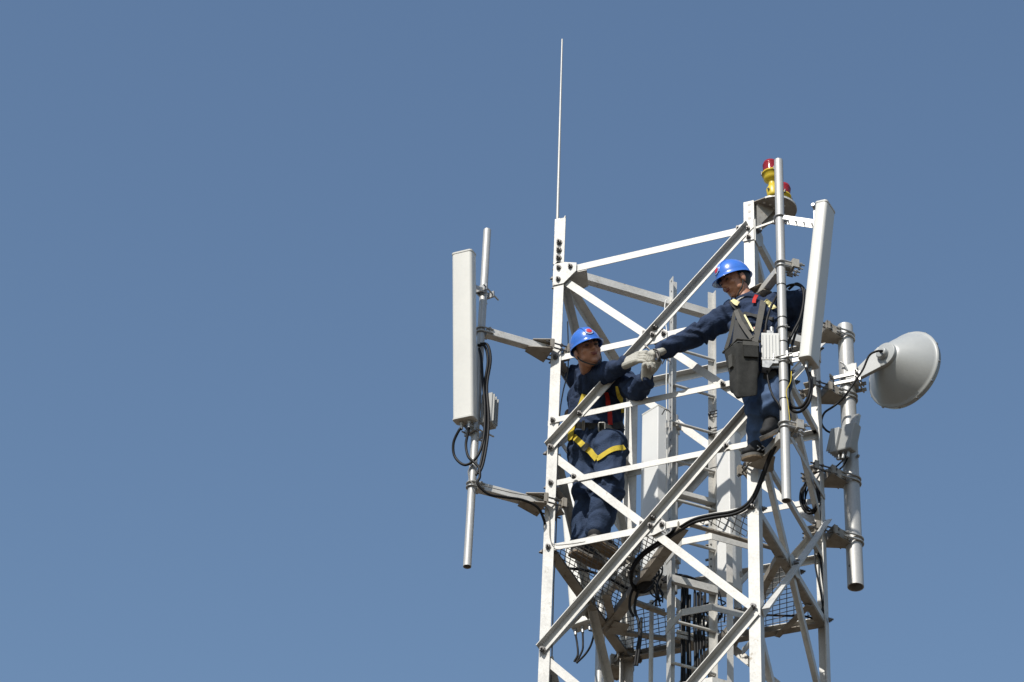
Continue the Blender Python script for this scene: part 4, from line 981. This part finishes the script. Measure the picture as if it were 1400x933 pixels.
# collar
m = MB(); nb = J['nec'] + V3((0, 0, .012)); 
m.rings([[nb + (rr1 * math.cos(t) * .066 + f1 * math.sin(t) * .070) + V3((0, 0, .0)) for t in [k * math.pi / 12 for k in range(24)]], [nb + (rr1 * math.cos(t) * .074 + f1 * math.sin(t) * .080) + V3((0, 0, .045 - .02 * math.sin(t))) for t in [k * math.pi / 12 for k in range(24)]], [nb + (rr1 * math.cos(t) * .066 + f1 * math.sin(t) * .070) + V3((0, 0, .045 - .02 * math.sin(t))) for t in [k * math.pi / 12 for k in range(24)]]], False, True); obj('collar', m, 'navy', p1)
shoe(p1, heelL.lerp(toeL, .10), toeL + (toeL - heelL) * .05); shoe(p1, heelR, toeR)
gl = MB(); gl.cap2(J['wrR'] - (J['wrR'] - J['elR']).normalized() * .02, J['wrR'] + hR_d.normalized() * .01, .031, .030)
hand(gl, J['wrR'], hR_d, V3((.1, .95, -.25)), 1.12, .42, 1, gl=1.3); remesh(gl, 'glove', .0035, p1, 'glove', 1)
gl = MB(); gl.cap2(J['wrL'] - (J['wrL'] - J['elL']).normalized() * .01, J['wrL'] + hL_d.normalized() * .01, .031, .030)
hand(gl, J['wrL'], hL_d, V3((.75, -.6, .2)), 1.02, 1.2, 1, gl=1.3); remesh(gl, 'glove', .0035, p1, 'glove', 1)
m = MB(); dd_ = (J['wrR'] - J['elR']).normalized(); m.cyl(J['wrR'] - dd_ * .014, J['wrR'] - dd_ * .004, .033, seg=20); obj('wrist_band', m, 'redweb', p1)
# harness
hz_ = bpy.data.objects.new('harness', None); 
hb = ribbon(jbv, [(778, 578), (782, 590), (781, 603)], .045, 'harness', 'yellowweb', p1)
har = hb if hb else p1
ribbon(jbv, [(800, 540), (797, 550), (792, 562), (788, 575), (782, 592)], .040, 'strap', 'yellowweb', har)
ribbon(jbv, [(845, 528), (847, 540), (849, 556), (850, 565)], .030, 'strap', 'yellowweb', har)
ribbon(jbv, [(828, 538), (831, 550), (833, 565), (834, 582)], .028, 'strap', 'redweb', har)
ribbon(jbv, [(788, 582), (800, 583), (815, 584), (830, 585), (845, 583), (851, 581)], .046, 'belt', 'blackweb', har, .004)
ribbon(tbv, [(783, 595), (790, 603), (800, 612), (810, 620), (817, 628)], .038, 'strap', 'yellowweb', har)
ribbon(tbv, [(817, 629), (827, 622), (838, 615), (847, 613), (853, 613)], .034, 'strap', 'yellowweb', har)
ribbon(jbv, [(829, 592), (832, 595), (838, 598)], .035, 'strap', 'redweb', har, .012)
ribbon(tbv, [(799, 610), (804, 614)], .050, 'buckle', 'blackweb', har, .010, .006)
for x, y, w1, h1 in ((823, 585, .035, .05), (800, 582, .012, .05)):
    h = jbv.ray_cast(CP, ray(x, y).normalized())
    if h[0] is not None:
        n = h[1]; r_ = (CR - n * CR.dot(n)).normalized(); u_ = n.cross(r_); c_ = h[0] + n * .016; m = MB()
        m.tube([c_ + r_ * a * w1 / 2 + u_ * b * h1 / 2 for a, b in ((-1, -1), (0, -1.1), (1, -1), (1.1, 0), (1, 1), (0, 1.1), (-1, 1), (-1.1, 0))], .005, 6, closed=True); obj('buckle', m, 'zinc', har)
# tool pouch at his back hip
m = MB(); m.ball(H(778, 567, .30), (.03, 0, 0), (0, .03, 0), (0, 0, .04)); top('tool_pouch', m, 'wallet', 'small brown pouch peeking out behind the left worker\'s waist', 'pouch')

# ---------- right worker, outside the front-right corner
K = dict(pel=H(1046, 522, -.13), che=H(1034, 458, -.13), nec=H(1022, 412, -.13), hd=H(1006, 386, -.17),
         shR=H(1000, 430, -.14), elR=H(958, 455, -.15), wrR=H(909, 478, -.17), shL=H(1062, 420, -.06), elL=H(1095, 418, .02), wrL=H(1088, 442, .06),
         hpR=H(1034, 528, -.12), hpL=H(1060, 526, -.12), knR=H(1038, 568, -.17), knL=H(1053, 556, -.20))
heel1 = H(1047, 630, -.03); toe1 = H(1020, 627, -.22); 
heel2 = H(1068, 590, -.08); toe2 = H(1043, 603, -.26)
toe1 = heel1 + (toe1 - heel1).normalized() * .235; toe2 = heel2 + (toe2 - heel2).normalized() * .235
an1 = heel1.lerp(toe1, .25) + V3((0, 0, .10)); an2 = heel2.lerp(toe2, .25) + V3((0, 0, .10))
body = MB()
body.cap2(K['pel'], K['che'], .10, .12); body.cap2(K['che'], (K['shR'] + K['shL']) / 2, .11, .085); body.cap2(K['shR'], K['shL'], .05, .05); f2 = V3((-.62, -.66, -.40)).normalized(); body.cap2(K['nec'] - V3((0, 0, .04)), K['hd'] - f2 * .03 - V3((0, 0, .045)), .056, .050)
for a, b, r0, r1 in (('shR', 'elR', .045, .038), ('elR', 'wrR', .038, .027), ('shL', 'elL', .045, .038), ('elL', 'wrL', .038, .027), ('hpR', 'knR', .075, .052), ('hpL', 'knL', .075, .052)): body.cap2(K[a], K[b], r0, r1)
body.cap2(K['knR'], an1, .050, .035); body.cap2(K['knL'], an2, .050, .035)
body.cap2(an1, heel1.lerp(toe1, .75) + V3((0, 0, .035)), .03, .024); body.cap2(an2, heel2.lerp(toe2, .75) + V3((0, 0, .035)), .03, .024)
f2 = V3((-.62, -.66, -.40)); u2 = V3((-.22, -.26, 1))
f2, u2, rr2 = head_parts(body, K['hd'], f2, u2)
h2_d = H(893, 484, -.20) - K['wrR']
hand(body, K['wrR'], h2_d, V3((.0, .8, -.6)), 1.04, .8, -1, gl=.75); hand(body, K['wrL'], V3((-.6, .2, -.5)), V3((-.5, -.5, 0)), .98, .6, 1, gl=.75)
p2, _ = remesh(body, 'person', .006, None, 'skin', 2)
tag(p2, 'worker in navy jacket and jeans with a tool bag, reaching from the right corner', 'person', 'workers on the tower')
face_bits(K['hd'], f2, u2, rr2, p2); helmet(K['hd'], f2, u2, rr2, p2)
jk = MB(); tf = V3((.25, -.97, 0))
jk.cap2(K['pel'] + V3((0, 0, .0)), K['che'], .155, .170, .72, tf); jk.cap2(K['che'], (K['shR'] + K['shL']) / 2 - V3((0, 0, .06)), .170, .150, .74, tf); jk.cap2(K['shR'] - V3((0, 0, .02)), K['shL'] - V3((0, 0, .02)), .076, .080)
jk.cap2(K['nec'] - V3((0, 0, .08)), K['nec'] + V3((0, 0, -.018)), .095, .064)
jk.cap2(K['shR'], K['elR'], .082, .066); jk.cap2(K['elR'], K['wrR'] - (K['wrR'] - K['elR']).normalized() * .0, .068, .048)
jk.cap2(K['shL'], K['elL'], .090, .088); jk.cap2(K['elL'], K['wrL'], .086, .060)
jo2, jbv2 = remesh(jk, 'jacket', .0075, p2, 'navy', 3, folds([(K['pel'], K['che'], 9), (K['che'], K['nec'], 8), (K['shR'], K['elR'], 15), (K['elR'], K['wrR'], 17), (K['shL'], K['elL'], 15), (K['elL'], K['wrL'], 15)], .0105))
tr = MB(); tr.cap2(K['pel'] + V3((0, 0, .03)), K['pel'] + V3((0, 0, -.04)), .148, .150, .75, tf)
tr.cap2(K['hpR'], K['knR'], .094, .076); tr.cap2(K['hpL'], K['knL'], .098, .078); tr.cap2(K['knR'], an1 + V3((0, 0, .02)), .074, .072); tr.cap2(K['knL'], an2 + V3((0, 0, .02)), .076, .076)
to2, tbv2 = remesh(tr, 'trousers', .0075, p2, 'denim', 3, folds([(K['hpR'], K['knR'], 9), (K['hpL'], K['knL'], 9), (K['knR'], an1, 11), (K['knL'], an2, 11)], .0095))
sA, sbv = shoe(p2, heel1, toe1); sB, sbv2 = shoe(p2, heel2, toe2)
for i in range(2):
    m = MB(); x = 1037 + i * 6.5
    hs = [sbv.ray_cast(CP, ray(a, b).normalized()) for a, b in ((x - 2, 613 - 3), (x + 2, 613), (x - 2, 613 + 3))]
    if all(h[0] is not None for h in hs): m.tube([h[0] + h[1] * .003 for h in hs], .0035, 6, smooth_path=False); obj('chevron', m, 'white', sA)
gl = MB(); gl.cap2(K['wrR'] - (K['wrR'] - K['elR']).normalized() * .02, K['wrR'] + h2_d.normalized() * .02, .032, .032)
hand(gl, K['wrR'], h2_d, V3((.0, .8, -.6)), 1.10, .8, -1, gl=1.3); remesh(gl, 'glove', .0035, p2, 'glove', 1)
gl = MB(); hand(gl, K['wrL'], V3((-.6, .2, -.5)), V3((-.5, -.5, 0)), 1.05, .6, 1, gl=1.3); remesh(gl, 'glove', .0035, p2, 'glove', 1)
# shirt collar, jacket collar
m = MB(); nb = K['nec'] - V3((0, 0, .025)); fh = V3((f2.x, f2.y, 0)).normalized(); rh = fh.cross(V3((0, 0, 1)))
for rad_, h_, mt_ in ((.068, .040, 'shirt'), (.080, .030, 'navy')):
    m = MB(); ts_ = [k * math.pi / 12 for k in range(24)]
    m.rings([[nb + rh * math.cos(t) * rad_ + fh * math.sin(t) * rad_ for t in ts_], [nb + rh * math.cos(t) * rad_ * 1.06 + fh * math.sin(t) * rad_ * 1.1 + V3((0, 0, h_ - .02 * math.sin(t))) for t in ts_], [nb + rh * math.cos(t) * rad_ * .96 + fh * math.sin(t) * rad_ * .98 + V3((0, 0, h_ - .02 * math.sin(t))) for t in ts_]], False, True)
    obj('collar', m, mt_, p2)
# harness of the right worker
hb2 = ribbon(jbv2, [(1000, 414), (1006, 420), (1012, 430), (1020, 445), (1027, 452)], .030, 'harness', 'blackweb', p2)
hb2 = hb2 or p2
ribbon(jbv2, [(1046, 413), (1052, 418), (1058, 424)], .038, 'strap', 'reflect', hb2, .010)
ribbon(jbv2, [(1001, 413), (1006, 415), (1010, 417)], .030, 'strap', 'reflect', hb2, .010)
ribbon(jbv2, [(1017, 430), (1030, 433), (1046, 436), (1058, 438)], .030, 'strap', 'blackweb', hb2, .006)
ribbon(jbv2, [(1031, 418), (1032, 412), (1034, 406)], .022, 'strap', 'redweb', hb2, .016)
ribbon(jbv2, [(1030, 512), (1040, 514), (1052, 514), (1062, 512)], .050, 'belt', 'blackweb', hb2, .006)

# tool bag
bagT = thing('tool_bag', H(1016, 541, -.36), 'dark canvas tool bag slung in front of the right worker', 'bag')
yb = -.34
c_ = [H(990, 487, yb + .02), H(1013, 461, yb + .05), H(1037, 466, yb + .02), H(1008, 476, yb - .09)]
def hexa(top4, bot4):
    m = MB(); n = 4; m.add(list(top4) + list(bot4), [(0, 1, 2, 3), (7, 6, 5, 4)] + [(i, i + 4, (i + 1) % 4 + 4, (i + 1) % 4) for i in range(4)]); return m
tl_ = [H(989, 483, -.36), H(1008, 465, -.42), H(1039, 468, -.34), H(1019, 454, -.26)]
bl_ = [H(999, 537, -.36), H(1007, 546, -.42), H(1036, 542, -.34), H(1024, 532, -.26)]
m = hexa(tl_, bl_)
bm2 = bmesh.new(); vs2 = [bm2.verts.new(v) for v in m.v]; [bm2.faces.new([vs2[i] for i in f_]) for f_ in m.f]
bmesh.ops.recalc_face_normals(bm2, faces=bm2.faces); bmesh.ops.bevel(bm2, geom=list(bm2.edges), offset=.014, segments=3, affect='EDGES', profile=.5)
bmesh.ops.subdivide_edges(bm2, edges=[e for e in bm2.edges if e.calc_length() > .05], cuts=6, use_grid_fill=True)
bm2.normal_update()
for v in bm2.verts:
    n_ = noise.noise(v.co * 14) * .010 + noise.noise(v.co * 35) * .004; v.co += v.normal * n_
tmp = bpy.data.meshes.new('bag_body'); bm2.to_mesh(tmp); bm2.free()
bvb = BVHTree.FromPolygons([v.co.copy() for v in tmp.vertices], [tuple(p.vertices) for p in tmp.polygons])
L = wloc(bagT)
for v in tmp.vertices: v.co -= L
tmp.polygons.foreach_set('use_smooth', [True] * len(tmp.polygons)); bo = link('bag_body', tmp, 'bag', bagT)
for x, y, w1, h1, nm, mt_ in ((1026, 482, .085, .075, 'pocket', 'bag'), (1026, 472, .095, .030, 'pocket_flap', 'bagtrim'), (1001, 495, .03, .09, 'pocket', 'bagtrim')): patch(bvb, x, y, w1, h1, nm, mt_, bagT, .002, thick=.014)
m = MB(); m.tube([p + V3((0, 0, .004)) for p in tl_], .009, 6, closed=True, smooth_path=False); obj('rim', m, 'bagtrim', bagT)
def strap3(pts_, width, mt_, nm='shoulder_strap'):
    P_ = [V3(p) for p in pts_]; m = MB(); rg = []
    for i, p in enumerate(P_):
        t = (P_[min(i + 1, len(P_) - 1)] - P_[max(i - 1, 0)]).normalized(); n = (CP - p).normalized(); n = (n - t * n.dot(t)).normalized(); s_ = t.cross(n)
        rg.append([p + s_ * width / 2, p + s_ * width / 2 + n * .004, p - s_ * width / 2 + n * .004, p - s_ * width / 2])
    m.rings(rg, True, False); obj(nm, m, mt_, bagT)
m = MB(); m.prism([H(1004, 436, -.285), H(1014, 440, -.30), H(1026, 462, -.33), H(1012, 470, -.36), H(1000, 472, -.35)], V3((0, .02, 0))); obj('dark_panel', m, 'blackweb', bagT, bevel=.006)  # black panel filling the gap between the straps
strap3([H(1045, 409, -.10), H(1043, 414, -.20), H(1041, 425, -.265), H(1038, 440, -.31), H(1035, 455, -.34), H(1032, 468, -.37)], .036, 'greyweb')
strap3([H(1006, 425, -.25), H(1012, 440, -.325), H(1020, 452, -.35), H(1028, 463, -.37)], .026, 'greyweb')
strap3([H(1004, 428, -.26), H(1001, 445, -.30), H(997, 462, -.34), H(992, 478, -.37)], .020, 'bagtrim')
strap3([H(1018, 431, -.345), H(1024, 442, -.36), H(1030, 453, -.37)], .010, 'reflect')
# dark panel side
# tool held between the hands
tool = thing('hand_tool', H(895, 487, -.2), 'small dark tool passed between the gloved hands', 'tool')
m = MB(); m.cyl(H(898, 484, -.225), H(901, 493, -.225), .013, seg=14); m.tube([H(893, 478, -.24), H(899, 480, -.245), H(902, 487, -.24), H(899, 494, -.23)], .006, 6); obj('handle', m, 'skinwatch', tool)
m = MB(); m.cyl(H(884, 474, -.20), H(891, 481, -.20), .005, seg=8); m.cyl(H(881, 477, -.20), H(886, 471, -.20), .0055, seg=8); m.cyl(H(881, 471, -.20), H(886, 477, -.20), .0045, seg=8); obj('head', m, 'bolt', tool)
